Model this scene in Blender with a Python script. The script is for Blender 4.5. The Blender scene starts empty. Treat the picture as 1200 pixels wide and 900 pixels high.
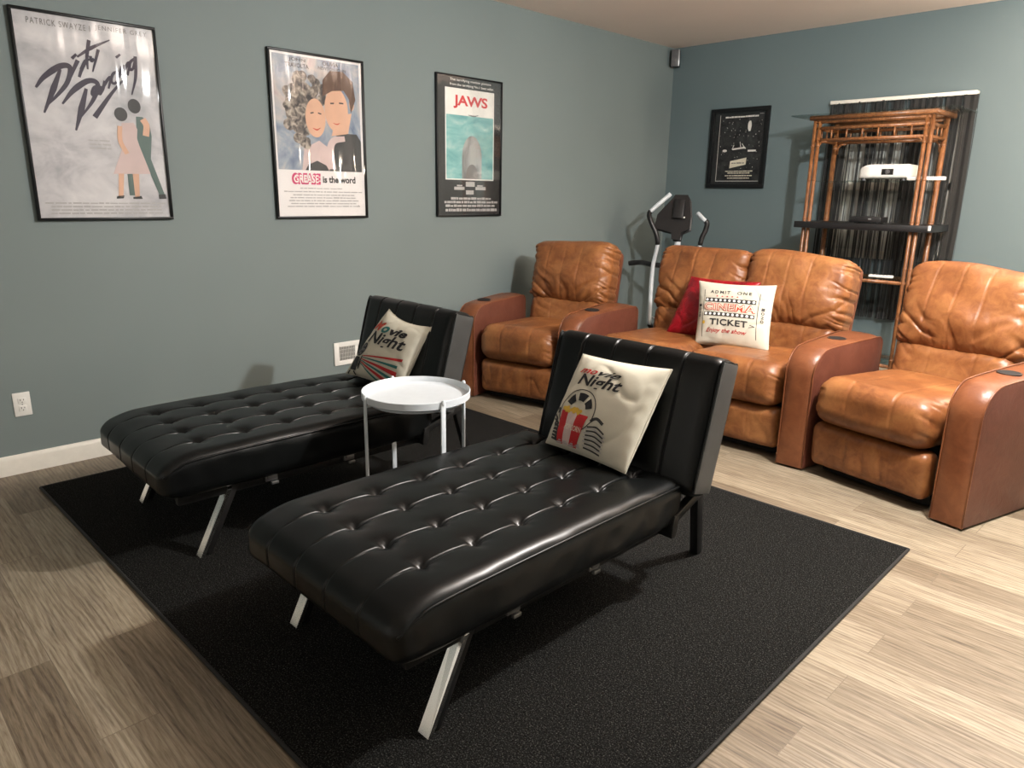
import bpy, bmesh, math, random
from mathutils import Vector, Matrix, Euler, noise
random.seed(7)
SC = bpy.context.scene
COL = SC.collection
R = math.radians

# ------------------------------------------------------------------ camera
def cam_matrix(yaw, pitch, roll, loc):
    cy, sy, cp, sp = math.cos(yaw), math.sin(yaw), math.cos(pitch), math.sin(pitch)
    f = Vector((-sy*cp, cy*cp, -sp)); r = Vector((cy, sy, 0)); u = r.cross(f)
    c, s = math.cos(roll), math.sin(roll)
    r2 = c*r + s*u; u2 = -s*r + c*u
    m = Matrix((r2, u2, -f)).transposed().to_4x4()
    m.translation = loc
    return m
cd = bpy.data.cameras.new('camera'); cam = bpy.data.objects.new('camera', cd); COL.objects.link(cam)
cd.sensor_width = 36.0; cd.lens = 847.556/1200*36.0; cd.clip_start = .05
cam.matrix_world = cam_matrix(0.789865, 0.256456, 0.0164994, Vector((4.04771, -6.01855, 1.361277)))
SC.camera = cam
# ------------------------------------------------------------------ world, lamps, exposure
W = bpy.data.worlds.new('world'); SC.world = W; W.use_nodes = True
W.node_tree.nodes['Background'].inputs[0].default_value = (.10, .11, .12, 1)
W.node_tree.nodes['Background'].inputs[1].default_value = .3
def lamp(name, kind, loc, power, color, size, rot=None, spot=None):
    d = bpy.data.lights.new(name, kind); d.energy = power; d.color = color
    if kind == 'AREA': d.size = size
    else: d.shadow_soft_size = size
    o = bpy.data.objects.new(name, d); o.location = loc; COL.objects.link(o)
    if rot: o.rotation_euler = rot
    if spot: d.spot_size = spot; d.spot_blend = .5
    return o
lamp('ceiling_lamp_light', 'POINT', (3.60, -3.12, 2.33), 186, (1.0, .985, .955), .05)
lamp('table_lamp_light', 'POINT', (4.0, -.75, 1.70), 46, (1.0, .82, .64), .08)
lamp('floor_lamp_uplight', 'SPOT', (3.5, -1.15, 1.70), 200, (1.0, .89, .82), .12, (R(180), 0, 0), R(118))
lamp('added_front_wall_wash', 'SPOT', (1.0, -7.0, 2.5), 62, (1.0, .97, .92), .08, (R(-32), 0, R(8)), R(100))  # added wall wash, no known lamp; gives the chrome legs brightness to reflect
SC.view_settings.view_transform = 'Standard'
try: SC.view_settings.look = 'None'
except Exception: pass
SC.view_settings.exposure = 0.75
SC.view_settings.gamma = 1.0
SC.view_settings.use_curve_mapping = False

# ------------------------------------------------------------------ colour + materials
def lin(c):
    return c/12.92 if c <= .04045 else ((c+.055)/1.055)**2.4
def S(r, g, b): return (lin(r/255), lin(g/255), lin(b/255), 1)
class NT:
    def __init__(s, name):
        s.m = bpy.data.materials.new(name); s.m.use_nodes = True
        s.t = s.m.node_tree; s.b = s.t.nodes['Principled BSDF']; s.out = s.t.nodes['Material Output']
    def n(s, typ, **kw):
        x = s.t.nodes.new(typ)
        for k, v in kw.items(): setattr(x, k, v)
        return x
    def l(s, a, b): s.t.links.new(a, b)
    def coord(s, scale=(1, 1, 1), rot=(0, 0, 0), kind='Object'):
        tc = s.n('ShaderNodeTexCoord'); mp = s.n('ShaderNodeMapping')
        mp.inputs['Scale'].default_value = scale; mp.inputs['Rotation'].default_value = rot
        s.l(tc.outputs[kind], mp.inputs['Vector']); return mp.outputs['Vector']
    def noise(s, vec, scale, detail=4, rough=.5, dist=0):
        x = s.n('ShaderNodeTexNoise'); x.inputs['Scale'].default_value = scale; x.inputs['Detail'].default_value = detail
        x.inputs['Roughness'].default_value = rough; x.inputs['Distortion'].default_value = dist
        if vec: s.l(vec, x.inputs['Vector'])
        return x.outputs['Fac']
    def ramp(s, fac, stops):
        x = s.n('ShaderNodeValToRGB'); e = x.color_ramp.elements
        while len(e) < len(stops): e.new(.5)
        for q, (p, c) in zip(e, stops): q.position = p; q.color = c
        s.l(fac, x.inputs['Fac']); return x.outputs['Color']
    def mix(s, fac, a, b, mode='MIX'):
        x = s.n('ShaderNodeMix', data_type='RGBA', blend_type=mode)
        for sock, v in ((x.inputs[0], fac), (x.inputs[6], a), (x.inputs[7], b)):
            if hasattr(v, 'is_output'): s.l(v, sock)
            else: sock.default_value = v
        return x.outputs[2]
    def math(s, op, a, b=0.0):
        x = s.n('ShaderNodeMath', operation=op)
        for sock, v in ((x.inputs[0], a), (x.inputs[1], b)):
            if hasattr(v, 'is_output'): s.l(v, sock)
            else: sock.default_value = v
        return x.outputs[0]
    def bump(s, h, strength=.3, dist=.01):
        x = s.n('ShaderNodeBump'); x.inputs['Strength'].default_value = strength; x.inputs['Distance'].default_value = dist
        s.l(h, x.inputs['Height']); s.l(x.outputs['Normal'], s.b.inputs['Normal'])
    def base(s, v):
        if hasattr(v, 'is_output'): s.l(v, s.b.inputs['Base Color'])
        else: s.b.inputs['Base Color'].default_value = v
    def set(s, rough=.5, metal=0, spec=.5, coat=0):
        s.b.inputs['Roughness'].default_value = rough; s.b.inputs['Metallic'].default_value = metal
        s.b.inputs['Specular IOR Level'].default_value = spec; s.b.inputs['Coat Weight'].default_value = coat
def plain(name, col, rough=.5, metal=0, spec=.5, var=.12, scale=30, bump=0):
    m = NT(name); m.set(rough, metal, spec)
    f = m.noise(m.coord(), scale, 3)
    dk = tuple(c*(1-var) for c in col[:3])+(1,); lt = tuple(min(1, c*(1+var)) for c in col[:3])+(1,)
    m.base(m.ramp(f, [(.3, dk), (.7, lt)]))
    if bump: m.bump(f, bump, .002)
    return m.m
def wall_paint(name, col):
    m = NT(name); m.set(.62, 0, .35)
    v = m.coord()
    big = m.noise(v, .7, 2); fine = m.noise(v, 260, 2)
    dk = tuple(c*.93 for c in col[:3])+(1,); lt = tuple(c*1.06 for c in col[:3])+(1,)
    m.base(m.ramp(big, [(.3, dk), (.7, lt)])); m.bump(fine, .12, .001)
    return m.m
M = {}
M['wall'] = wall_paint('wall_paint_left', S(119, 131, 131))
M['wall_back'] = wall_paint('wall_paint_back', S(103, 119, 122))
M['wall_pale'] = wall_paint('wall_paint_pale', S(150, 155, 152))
M['wall_white'] = wall_paint('wall_paint_white', S(222, 222, 218))
M['ceiling'] = wall_paint('ceiling_paint', S(240, 224, 213))
M['trim'] = plain('trim_paint', S(228, 226, 216), .4, var=.03)
# plank floor
def floor_mat():
    m = NT('plank_floor'); m.set(.42, 0, .4)
    tc = m.n('ShaderNodeTexCoord')
    br = m.n('ShaderNodeTexBrick'); br.offset = .37; br.offset_frequency = 2
    mp = m.n('ShaderNodeMapping'); mp.inputs['Location'].default_value = (.22, .045, 0)
    m.l(tc.outputs['Object'], mp.inputs['Vector']); m.l(mp.outputs['Vector'], br.inputs['Vector'])
    br.inputs['Scale'].default_value = 1; br.inputs['Brick Width'].default_value = 1.22; br.inputs['Row Height'].default_value = .152
    br.inputs['Mortar Size'].default_value = .0016; br.inputs['Mortar Smooth'].default_value = .3; br.inputs['Bias'].default_value = 0
    br.inputs['Color1'].default_value = (0, 0, 0, 1); br.inputs['Color2'].default_value = (1, 1, 1, 1); br.inputs['Mortar'].default_value = (.5, .5, .5, 1)
    # per plank offset for the grain
    cmb = m.n('ShaderNodeVectorMath', operation='MULTIPLY_ADD')
    m.l(br.outputs['Color'], cmb.inputs[0]); cmb.inputs[1].default_value = (7.3, 3.1, 5.7); m.l(tc.outputs['Object'], cmb.inputs[2])
    g1 = m.n('ShaderNodeMapping'); g1.inputs['Scale'].default_value = (1.6, 16, 1); m.l(cmb.outputs[0], g1.inputs['Vector'])
    f1 = m.noise(g1.outputs['Vector'], 1.8, 8, .66, 1.2)
    g2 = m.n('ShaderNodeMapping'); g2.inputs['Scale'].default_value = (7, 150, 1); m.l(cmb.outputs[0], g2.inputs['Vector'])
    f2 = m.noise(g2.outputs['Vector'], 1.0, 5, .7, 1.0)
    g3 = m.n('ShaderNodeMapping'); g3.inputs['Scale'].default_value = (1.1, 8, 1); m.l(cmb.outputs[0], g3.inputs['Vector'])
    wv = m.n('ShaderNodeTexWave', bands_direction='Y'); wv.inputs['Scale'].default_value = 2.4; wv.inputs['Distortion'].default_value = 12
    wv.inputs['Detail'].default_value = 3; wv.inputs['Detail Scale'].default_value = .8; m.l(g3.outputs['Vector'], wv.inputs['Vector'])
    c = m.ramp(f1, [(.30, S(78, 67, 52)), (.42, S(120, 106, 84)), (.54, S(149, 136, 112)), (.72, S(178, 167, 144))])
    c = m.mix(.42, c, m.ramp(f2, [(.38, S(78, 68, 58)), (.48, S(140, 129, 113)), (.60, S(178, 170, 156))]))
    c = m.mix(.22, c, m.ramp(wv.outputs['Fac'], [(.1, S(80, 69, 58)), (.45, S(150, 139, 122)), (.9, S(176, 166, 150))]))
    tone = m.ramp(br.outputs['Color'], [(0, S(196, 190, 184)), (1, S(250, 250, 248))])
    c = m.mix(1.0, c, tone, 'MULTIPLY')
    c = m.mix(m.math('MULTIPLY', br.outputs['Fac'], .55), c, S(92, 80, 68))
    m.base(c)
    h = m.math('SUBTRACT', f2, m.math('MULTIPLY', br.outputs['Fac'], 3.0))
    m.bump(h, .12, .0015)
    return m.m
M['floor'] = floor_mat()
def rug_mat():
    m = NT('rug_pile'); m.set(1.0, 0, .04)
    v = m.coord(); f = m.noise(v, 230, 3, .8); g = m.noise(v, 90, 3)
    c = m.ramp(f, [(.38, S(8, 8, 8)), (.56, S(30, 30, 29)), (.74, S(128, 128, 124))])
    m.base(m.mix(.3, c, m.ramp(g, [(.3, S(8, 8, 8)), (.7, S(36, 36, 35))]))); m.bump(f, .8, .006)
    return m.m
M['rug'] = rug_mat()
M['rug_edge'] = plain('rug_binding', S(24, 24, 24), .8)
def leather(name, dk, mid, lt, rough=.43):
    m = NT(name); m.set(rough, 0, .45)
    v = m.coord(); a = m.noise(v, 3.2, 5, .62, .6); b = m.noise(v, 16, 5, .65, .8); c = m.noise(v, 150, 2)
    col = m.ramp(a, [(.28, dk), (.5, mid), (.74, lt)])
    col = m.mix(.35, col, m.ramp(b, [(.32, dk), (.68, lt)]))
    m.base(col)
    h = m.math('ADD', m.math('MULTIPLY', b, .8), m.math('MULTIPLY', c, .12))
    m.bump(h, .22, .012)
    m.b.inputs['Roughness'].default_value = rough
    return m.m
M['tan'] = leather('tan_leather', S(92, 49, 26), S(127, 76, 41), S(172, 119, 72), .38)
M['tan_arm'] = leather('tan_arm_leather', S(96, 52, 31), S(117, 68, 41), S(142, 91, 58), .34)
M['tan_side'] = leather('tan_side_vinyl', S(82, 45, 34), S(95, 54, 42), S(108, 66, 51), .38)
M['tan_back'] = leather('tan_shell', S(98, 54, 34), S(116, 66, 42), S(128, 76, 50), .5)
def black_leather():
    m = NT('black_leather'); m.set(.31, 0, .26)
    v = m.coord(); a = m.noise(v, 9, 4); c = m.noise(v, 320, 2)
    m.base(m.ramp(a, [(.3, (.0026, .0030, .0032, 1)), (.7, (.0046, .0054, .0054, 1))])); m.bump(m.math('ADD', m.math('MULTIPLY', a, .4), m.math('MULTIPLY', c, .08)), .16, .006)
    return m.m
M['black_leather'] = black_leather()
M['black_side_lit'] = plain('black_leather_gusset_lit', (.036, .038, .038, 1), .42, spec=.5, scale=18, bump=.25)  # paler than the leather: light on the backrest sides put into the colour
M['chrome'] = plain('chrome', (.95, .95, .93, 1), .2, 1, var=.02)
M['black_metal'] = plain('black_metal', (.02, .02, .02, 1), .4, .5)
M['steel'] = plain('dull_steel', (.35, .35, .35, 1), .35, .9)
M['white_metal'] = plain('white_enamel', S(206, 214, 220), .32, 0, var=.02)
M['white_plastic'] = plain('white_plastic', S(235, 235, 230), .35, var=.02)
M['black_plastic'] = plain('black_plastic', (.012, .012, .013, 1), .38)
M['grey_plastic'] = plain('grey_plastic', (.10, .10, .105, 1), .35)
M['silver'] = plain('silver_plastic', (.45, .46, .47, 1), .3, .6)
M['dark'] = plain('dark_void', (.004, .004, .004, 1), .8)
M['frame_black'] = plain('frame_black', (.006, .007, .008, 1), .35, spec=.3)
M['mat_black'] = plain('mat_board_black', (.010, .013, .014, 1), .7)
def rattan():
    m = NT('rattan'); m.set(.33, 0, .5, .25)
    v = m.coord(); a = m.noise(v, 26, 4, .6, .5); w = m.noise(m.coord((30, 30, 3)), 6, 3)
    c = m.ramp(a, [(.3, S(68, 37, 19)), (.55, S(112, 66, 36)), (.78, S(168, 114, 70))])
    m.base(m.mix(.35, c, m.ramp(w, [(.3, S(96, 50, 24)), (.7, S(200, 144, 92))]))); m.bump(a, .2, .004)
    return m.m
M['rattan'] = rattan()
def canvas(name, col):
    m = NT(name); m.set(.9, 0, .2)
    v = m.coord(); a = m.noise(v, 14, 4); w = m.noise(v, 520, 2)
    dk = tuple(c*.9 for c in col[:3])+(1,)
    m.base(m.mix(.5, m.ramp(a, [(.3, dk), (.7, col)]), m.ramp(w, [(.3, dk), (.7, col)]))); m.bump(m.math('ADD', a, m.math('MULTIPLY', w, .3)), .25, .004)
    return m.m
M['canvas'] = canvas('cream_canvas', S(208, 204, 188))
def satin():
    m = NT('red_satin'); m.set(.30, 0, .5)
    a = m.noise(m.coord(), 12, 4, .6, .8)
    m.base(m.ramp(a, [(.3, S(112, 4, 18)), (.7, S(158, 10, 30))])); m.bump(a, .7, .02)
    return m.m
M['satin'] = satin()
def glass(name, tint=(1, 1, 1, 1), wavy=0., rough=.02, fac=1.0, wscale=(3, 3, 3)):
    m = NT(name)
    tr = m.n('ShaderNodeBsdfTransparent'); tr.inputs[0].default_value = tint
    gl = m.n('ShaderNodeBsdfGlossy'); gl.inputs['Roughness'].default_value = rough
    fr = m.n('ShaderNodeFresnel'); fr.inputs['IOR'].default_value = 1.5
    mx = m.n('ShaderNodeMixShader')
    m.l(m.math('MULTIPLY', fr.outputs[0], fac), mx.inputs[0]); m.l(tr.outputs[0], mx.inputs[1]); m.l(gl.outputs[0], mx.inputs[2])
    if wavy:
        h = m.noise(m.coord(wscale), 1, 2, .4)
        b = m.n('ShaderNodeBump'); b.inputs['Strength'].default_value = 1; b.inputs['Distance'].default_value = wavy
        m.l(h, b.inputs['Height']); m.l(b.outputs['Normal'], gl.inputs['Normal'])
    m.l(mx.outputs[0], m.out.inputs['Surface'])
    return m.m
M['glazing'] = glass('poster_acrylic', wavy=.012, rough=.05, fac=.5, wscale=(8, 9, 1.2))
M['glazing_wavy'] = glass('poster_acrylic_wavy', wavy=.022, rough=.05, fac=.7, wscale=(8, 9, 1.2))
M['glazing_flat'] = glass('poster_acrylic_flat', wavy=.0015, rough=.06, fac=.3, wscale=(5, 5, 5))
M['glass'] = glass('clear_glass', (.88, .93, .91, 1), fac=.5)
def sheer():
    m = NT('black_sheer'); m.set(.7, 0, .25); m.base((.012, .013, .013, 1)); m.b.inputs['Sheen Weight'].default_value = .3
    tr = m.n('ShaderNodeBsdfTransparent'); mx = m.n('ShaderNodeMixShader')
    f = m.noise(m.coord((44, 44, .35)), 1.0, 3, .65)
    fac = m.ramp(f, [(.48, (.02, .02, .02, 1)), (.55, (.20, .20, .20, 1)), (.61, (.85, .85, .85, 1))])
    m.l(fac, mx.inputs[0]); m.l(m.b.outputs[0], mx.inputs[1]); m.l(tr.outputs[0], mx.inputs[2]); m.l(mx.outputs[0], m.out.inputs['Surface'])
    return m.m
M['sheer'] = sheer()
M['pane'] = plain('frosted_pane', S(222, 226, 222), .3, var=.05, scale=3)
def ink(name, *rgb, rough=.6, var=.06): return plain('ink_'+name, S(*rgb), rough, var=var, scale=12)
I = dict(black=ink('black', 22, 20, 24), white=ink('white', 236, 234, 228), red=ink('red', 186, 30, 34), green=ink('teal', 30, 108, 104),
         grey=ink('grey', 118, 116, 114), lgrey=ink('light_grey', 176, 174, 172), purple=ink('purple_black', 42, 28, 52), jaws=ink('bright_red', 205, 44, 46),
         pink=ink('pink', 205, 62, 110), cream=ink('cream', 226, 220, 200), rust=ink('rust', 190, 70, 50), gold=ink('gold', 208, 168, 60),
         skin=ink('tan_ink', 214, 170, 142), brown=ink('brown', 92, 62, 44), blond=ink('sand', 176, 156, 126), blue=ink('blue', 110, 160, 190),
         rose=ink('rose', 206, 184, 180), slate=ink('slate', 82, 104, 98), sea=ink('sea', 104, 172, 172, var=.25), char=ink('charcoal', 52, 50, 50))

# ------------------------------------------------------------------ mesh helpers
def put(name, verts, faces, mat, parent=None, smooth=True, loc=None):
    me = bpy.data.meshes.new(name); me.from_pydata([tuple(v) for v in verts], [], faces); me.update()
    bm = bmesh.new(); bm.from_mesh(me); bmesh.ops.recalc_face_normals(bm, faces=bm.faces); bm.to_mesh(me); bm.free()
    me.materials.append(mat)
    if smooth is True: me.shade_smooth()
    elif smooth:
        me.shade_smooth(); me.set_sharp_from_angle(angle=R(smooth))
    o = bpy.data.objects.new(name, me); COL.objects.link(o)
    if parent: o.parent = parent
    if loc: o.location = loc
    return o
class MB:
    def __init__(s): s.v = []; s.f = []
    def add(s, verts, faces, mt=None):
        k = len(s.v)
        s.v += [(mt @ Vector(v)) if mt else Vector(v) for v in verts]; s.f += [tuple(i+k for i in f) for f in faces]; return s
    def box(s, c, size, bev=.003, rot=None, seg=2):
        bm = bmesh.new(); bmesh.ops.create_cube(bm, size=1); bmesh.ops.scale(bm, vec=size, verts=bm.verts)
        b = min(bev, min(size)*.45)
        if b > 0: bmesh.ops.bevel(bm, geom=bm.edges[:], offset=b, segments=seg, profile=.5, affect='EDGES')
        mt = Matrix.Translation(c) @ (rot.to_matrix().to_4x4() if isinstance(rot, Euler) else (rot or Matrix.Identity(4)))
        bm.verts.index_update()
        s.add([v.co.copy() for v in bm.verts], [[v.index for v in f.verts] for f in bm.faces], mt); bm.free(); return s
    def bar(s, a, b, w, t, bev=.002, up=(0, 0, 1)):
        a, b = Vector(a), Vector(b); d = (b-a); L = d.length; d.normalize(); up = Vector(up)
        if abs(d.dot(up)) > .99: up = Vector((0, 1, 0))
        x = d.cross(up).normalized(); y = x.cross(d).normalized()
        m = Matrix((x, y, d)).transposed().to_4x4(); m.translation = (a+b)/2
        return s._boxm((w, t, L), bev, m)
    def _boxm(s, size, bev, m):
        k = MB().box((0, 0, 0), size, bev); return s.add(k.v, k.f, m)
    def tube(s, pts, r, seg=12, cap=True):
        pts = [Vector(p) for p in pts]; n = len(pts); rs = r if isinstance(r, (list, tuple)) else [r]*n
        vs, fs = [], []; prev = None
        for i, p in enumerate(pts):
            d = ((pts[min(i+1, n-1)]-p).normalized() + (p-pts[max(i-1, 0)]).normalized()).normalized()
            if prev is None: u = d.orthogonal().normalized()
            else: u = (prev - d*prev.dot(d)).normalized()
            prev = u; w = d.cross(u)
            for k in range(seg):
                a = 2*math.pi*k/seg; vs.append(p + (u*math.cos(a)+w*math.sin(a))*rs[i])
        for i in range(n-1):
            for k in range(seg): fs.append((i*seg+k, i*seg+(k+1) % seg, (i+1)*seg+(k+1) % seg, (i+1)*seg+k))
        if cap: fs.append(tuple(range(seg))[::-1]); fs.append(tuple((n-1)*seg+k for k in range(seg)))
        return s.add(vs, fs)
    def lathe(s, prof, c=(0, 0, 0), seg=40, mt=None):
        vs, fs = [], []; n = len(prof)
        for k in range(seg):
            a = 2*math.pi*k/seg
            for r, z in prof: vs.append(Vector((r*math.cos(a), r*math.sin(a), z))+Vector(c))
        for k in range(seg):
            for i in range(n-1): fs.append((k*n+i, ((k+1) % seg)*n+i, ((k+1) % seg)*n+i+1, k*n+i+1))
        return s.add(vs, fs, mt)
    def prism(s, poly, a, b, axis='x'):
        n = len(poly)
        def P(q, t): return {'x': (t, q[0], q[1]), 'y': (q[0], t, q[1]), 'z': (q[0], q[1], t)}[axis]
        return s.add([P(q, a) for q in poly]+[P(q, b) for q in poly], [tuple(range(n)), tuple(range(2*n-1, n-1, -1))]+[(i, (i+1) % n, n+(i+1) % n, n+i) for i in range(n)])
    def build(s, name, mat, parent=None, smooth=35, weld=False):
        return put(name, s.v, s.f, mat, parent, smooth)
def arc(c, r, a0, a1, n, plane='yz'):
    return [(c[0]+r*math.cos(R(a0+(a1-a0)*i/n)), c[1]+r*math.sin(R(a0+(a1-a0)*i/n))) for i in range(n+1)]
def spline(pts, n=8):
    P = [Vector(p) for p in pts]; P = [2*P[0]-P[1]]+P+[2*P[-1]-P[-2]]; out = []
    for i in range(1, len(P)-2):
        for k in range(n):
            t = k/n; a, b, c, d = P[i-1], P[i], P[i+1], P[i+2]
            out.append(.5*((2*b)+(-a+c)*t+(2*a-5*b+4*c-d)*t*t+(-a+3*b-3*c+d)*t**3))
    out.append(P[-2]); return out
def rbox(size, r, n, deform=None, mt=None, xs=None):
    """closed high resolution rounded box; deform(p, nrm, size) returns the moved point"""
    if xs: n = (len(xs)-1, n[1], n[2])
    h = Vector(size)/2; inner = Vector([max(x-r, 0) for x in h]); idx = {}; vs = []; fs = []
    def vert(a, b, c):
        key = (round(a*n[0]), round(b*n[1]), round(c*n[2]))
        if key in idx: return idx[key]
        q = []
        for ax_, (t, hh) in enumerate(zip((a, b, c), h)):
            if ax_ == 0 and xs: q.append(xs[round(t*n[0])]); continue
            # cluster samples near the rims
            u = 2*t-1; q.append(hh*math.copysign(1-(1-abs(u))**1.25, u))
        P = Vector(q); C = Vector([max(-i, min(i, x)) for i, x in zip(inner, P)])
        d = P-C; N = d.normalized() if d.length > 1e-9 else Vector((0, 0, 1))
        if r > 0: P = C+N*r
        if deform: P = deform(P, N, h)
        idx[key] = len(vs); vs.append(mt @ P if mt else P); return idx[key]
    for ax in range(3):
        o1, o2 = (ax+1) % 3, (ax+2) % 3
        for side in (0, 1):
            for i in range(n[o1]):
                for j in range(n[o2]):
                    q = []
                    for di, dj in ((0, 0), (1, 0), (1, 1), (0, 1)):
                        t = [0, 0, 0]; t[ax] = side; t[o1] = (i+di)/n[o1]; t[o2] = (j+dj)/n[o2]; q.append(vert(*t))
                    fs.append(tuple(q if side else q[::-1]))
    return vs, fs
def empty(name, label, cat, loc=(0, 0, 0), rz=0, group=None, rot=None):
    o = bpy.data.objects.new(name, None); o.empty_display_size = .1; COL.objects.link(o); o.location = loc
    o.rotation_euler = rot or (0, 0, rz); tag(o, label, cat, group); return o
def tag(o, label, cat, group=None):
    o['label'] = label; o['category'] = cat
    if group: o['group'] = group
    return o
def struct(o): o['kind'] = 'structure'; return o
def T(loc=(0, 0, 0), rx=0, ry=0, rz=0): return Matrix.Translation(loc) @ Euler((rx, ry, rz)).to_matrix().to_4x4()

# --- flat print helpers: shapes in a 2D frame, laid on a surface by a mapping function
_tc = {}
def text2d(body, size, bold=0., shear=0., space=1., center=True):
    key = (body, size, bold, shear, space)
    if key not in _tc:
        c = bpy.data.curves.new('lettering', 'FONT'); c.body = body; c.size = size; c.offset = bold; c.shear = shear; c.space_character = space
        c.resolution_u = 3; c.fill_mode = 'FRONT'
        o = bpy.data.objects.new('lettering', c); COL.objects.link(o); bpy.context.view_layer.update()
        ev = o.evaluated_get(bpy.context.evaluated_depsgraph_get()); me = ev.to_mesh()
        vs = [(v.co.x, v.co.y) for v in me.vertices]; fs = [tuple(p.vertices) for p in me.polygons]
        ev.to_mesh_clear(); bpy.data.objects.remove(o); bpy.data.curves.remove(c)
        _tc[key] = (vs, fs)
    vs, fs = _tc[key]
    x0, x1 = min(v[0] for v in vs), max(v[0] for v in vs); y0, y1 = min(v[1] for v in vs), max(v[1] for v in vs)
    return [(x-x0, y-y0) for x, y in vs], fs, x1-x0, y1-y0
class Ink:
    """2D artwork of one colour"""
    def __init__(s): s.v = []; s.f = []; s.k = 0
    def add(s, vs, fs):
        k = len(s.v); s.k += 1; s.v += [(q[0], q[1], s.k*6e-6) for q in vs]; s.f += [tuple(i+k for i in f) for f in fs]; return s
    def poly(s, pts): return s.add(list(pts), [tuple(range(len(pts)))])
    def rect(s, x0, y0, x1, y1, nx=1, ny=1):
        vs = [(x0+(x1-x0)*i/nx, y0+(y1-y0)*j/ny) for j in range(ny+1) for i in range(nx+1)]
        return s.add(vs, [(j*(nx+1)+i, j*(nx+1)+i+1, (j+1)*(nx+1)+i+1, (j+1)*(nx+1)+i) for j in range(ny) for i in range(nx)])
    def disc(s, x, y, rx, ry=None, n=24, a0=0, a1=360, inner=0):
        ry = ry or rx
        if inner:
            vs = [(x+rx*k*math.cos(R(a0+(a1-a0)*i/n)), y+ry*k*math.sin(R(a0+(a1-a0)*i/n))) for i in range(n+1) for k in (inner, 1)]
            return s.add(vs, [(2*i, 2*i+1, 2*i+3, 2*i+2) for i in range(n)])
        vs = [(x, y)]+[(x+rx*math.cos(R(a0+(a1-a0)*i/n)), y+ry*math.sin(R(a0+(a1-a0)*i/n))) for i in range(n+1)]
        return s.add(vs, [(0, i+1, i+2) for i in range(n)])
    def text(s, body, x0, x1, y, h, bold=0., shear=0., space=1., rot=0):
        """fit the words between x0 and x1 with height h, base line at y"""
        vs, fs, w, hh = text2d(body, 1.0, bold, shear, space)
        c, sn = math.cos(rot), math.sin(rot); sx = (x1-x0)/w; sy = h/hh
        return s.add([(x0+c*a*sx-sn*b*sy, y+sn*a*sx+c*b*sy) for a, b in vs], fs)
    def stroke(s, pts, w, n=6, smooth=True):
        pts = [Vector((p[0], p[1], 0)) for p in pts]
        P = spline(pts, n) if smooth and len(pts) > 2 else pts
        m = len(P); ws = w if isinstance(w, (list, tuple)) else (w, w); vs = []
        for i, p in enumerate(P):
            d = (P[min(i+1, m-1)]-P[max(i-1, 0)]); d.normalize(); nn = Vector((-d.y, d.x, 0))
            t = i/(m-1)*(len(ws)-1); k = min(int(t), len(ws)-2); ww = ws[k]+(ws[k+1]-ws[k])*(t-k)
            vs += [tuple((p+nn*ww/2)[:2]), tuple((p-nn*ww/2)[:2])]
        return s.add(vs, [(2*i, 2*i+1, 2*i+3, 2*i+2) for i in range(m-1)])
    def lay(s, name, mapfn, mat, parent, lift=0., maxlen=None):
        zs = sorted({q[2] for q in s.v})
        if 2 <= len(zs) <= 5 and name.split('_')[0] in ('name', 'printed', 'picture', 'tagline'):
            r = None
            for zz in zs:                      # one part per word or shape
                c = Ink(); ids = [i for i, q in enumerate(s.v) if q[2] == zz]; mp = {i: j for j, i in enumerate(ids)}
                c.v = [s.v[i] for i in ids]; c.f = [tuple(mp[i] for i in f) for f in s.f if f[0] in mp]
                r = c.lay(name, mapfn, mat, parent, lift, maxlen)
            return r
        bm = bmesh.new(); vv = [bm.verts.new((x, y, z)) for x, y, z in s.v]
        for f in s.f:
            try: bm.faces.new([vv[i] for i in f])
            except ValueError: pass
        bmesh.ops.triangulate(bm, faces=bm.faces[:])
        if maxlen:
            for _ in range(4):
                e = [e for e in bm.edges if e.calc_length() > maxlen]
                if not e: break
                bmesh.ops.subdivide_edges(bm, edges=e, cuts=1)
                bmesh.ops.triangulate(bm, faces=[f for f in bm.faces if len(f.verts) > 3])
        for v in bm.verts: v.co = mapfn(v.co.x, v.co.y, lift+min(v.co.z, .00028))
        me = bpy.data.meshes.new(name); bm.to_mesh(me); bm.free(); me.materials.append(mat)
        if maxlen: me.shade_smooth()
        o = bpy.data.objects.new(name, me); COL.objects.link(o); o.parent = parent; return o

# ------------------------------------------------------------------ the room
XR, YF, H = 5.6, -8.2, 2.66
struct(MB().box((XR/2, YF/2, -.05), (XR+.2, -YF+.2, .1), 0).build('floor', M['floor'], smooth=False))
struct(MB().box((XR/2, YF/2, H+.05), (XR+.2, -YF+.2, .1), 0).build('ceiling', M['ceiling'], smooth=False))
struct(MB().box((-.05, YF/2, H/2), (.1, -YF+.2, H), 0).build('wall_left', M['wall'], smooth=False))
WX0, WX1, WZ0, WZ1 = 1.60, 2.44, .95, 1.98
wb = MB()
wb.box((WX0/2, .05, H/2), (WX0, .1, H), 0).box(((WX1+XR)/2, .05, H/2), (XR-WX1, .1, H), 0)
wb.box(((WX0+WX1)/2, .05, WZ0/2), (WX1-WX0, .1, WZ0), 0).box(((WX0+WX1)/2, .05, (WZ1+H)/2), (WX1-WX0, .1, H-WZ1), 0)
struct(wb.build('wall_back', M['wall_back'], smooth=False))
struct(MB().box((XR+.05, YF/2, H/2), (.1, -YF+.2, H), 0).build('wall_right', M['wall_pale'], smooth=False))
struct(MB().box((XR/2, YF-.05, H/2), (XR+.2, .1, H), 0).build('wall_front', M['wall_white'], smooth=False))
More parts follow.
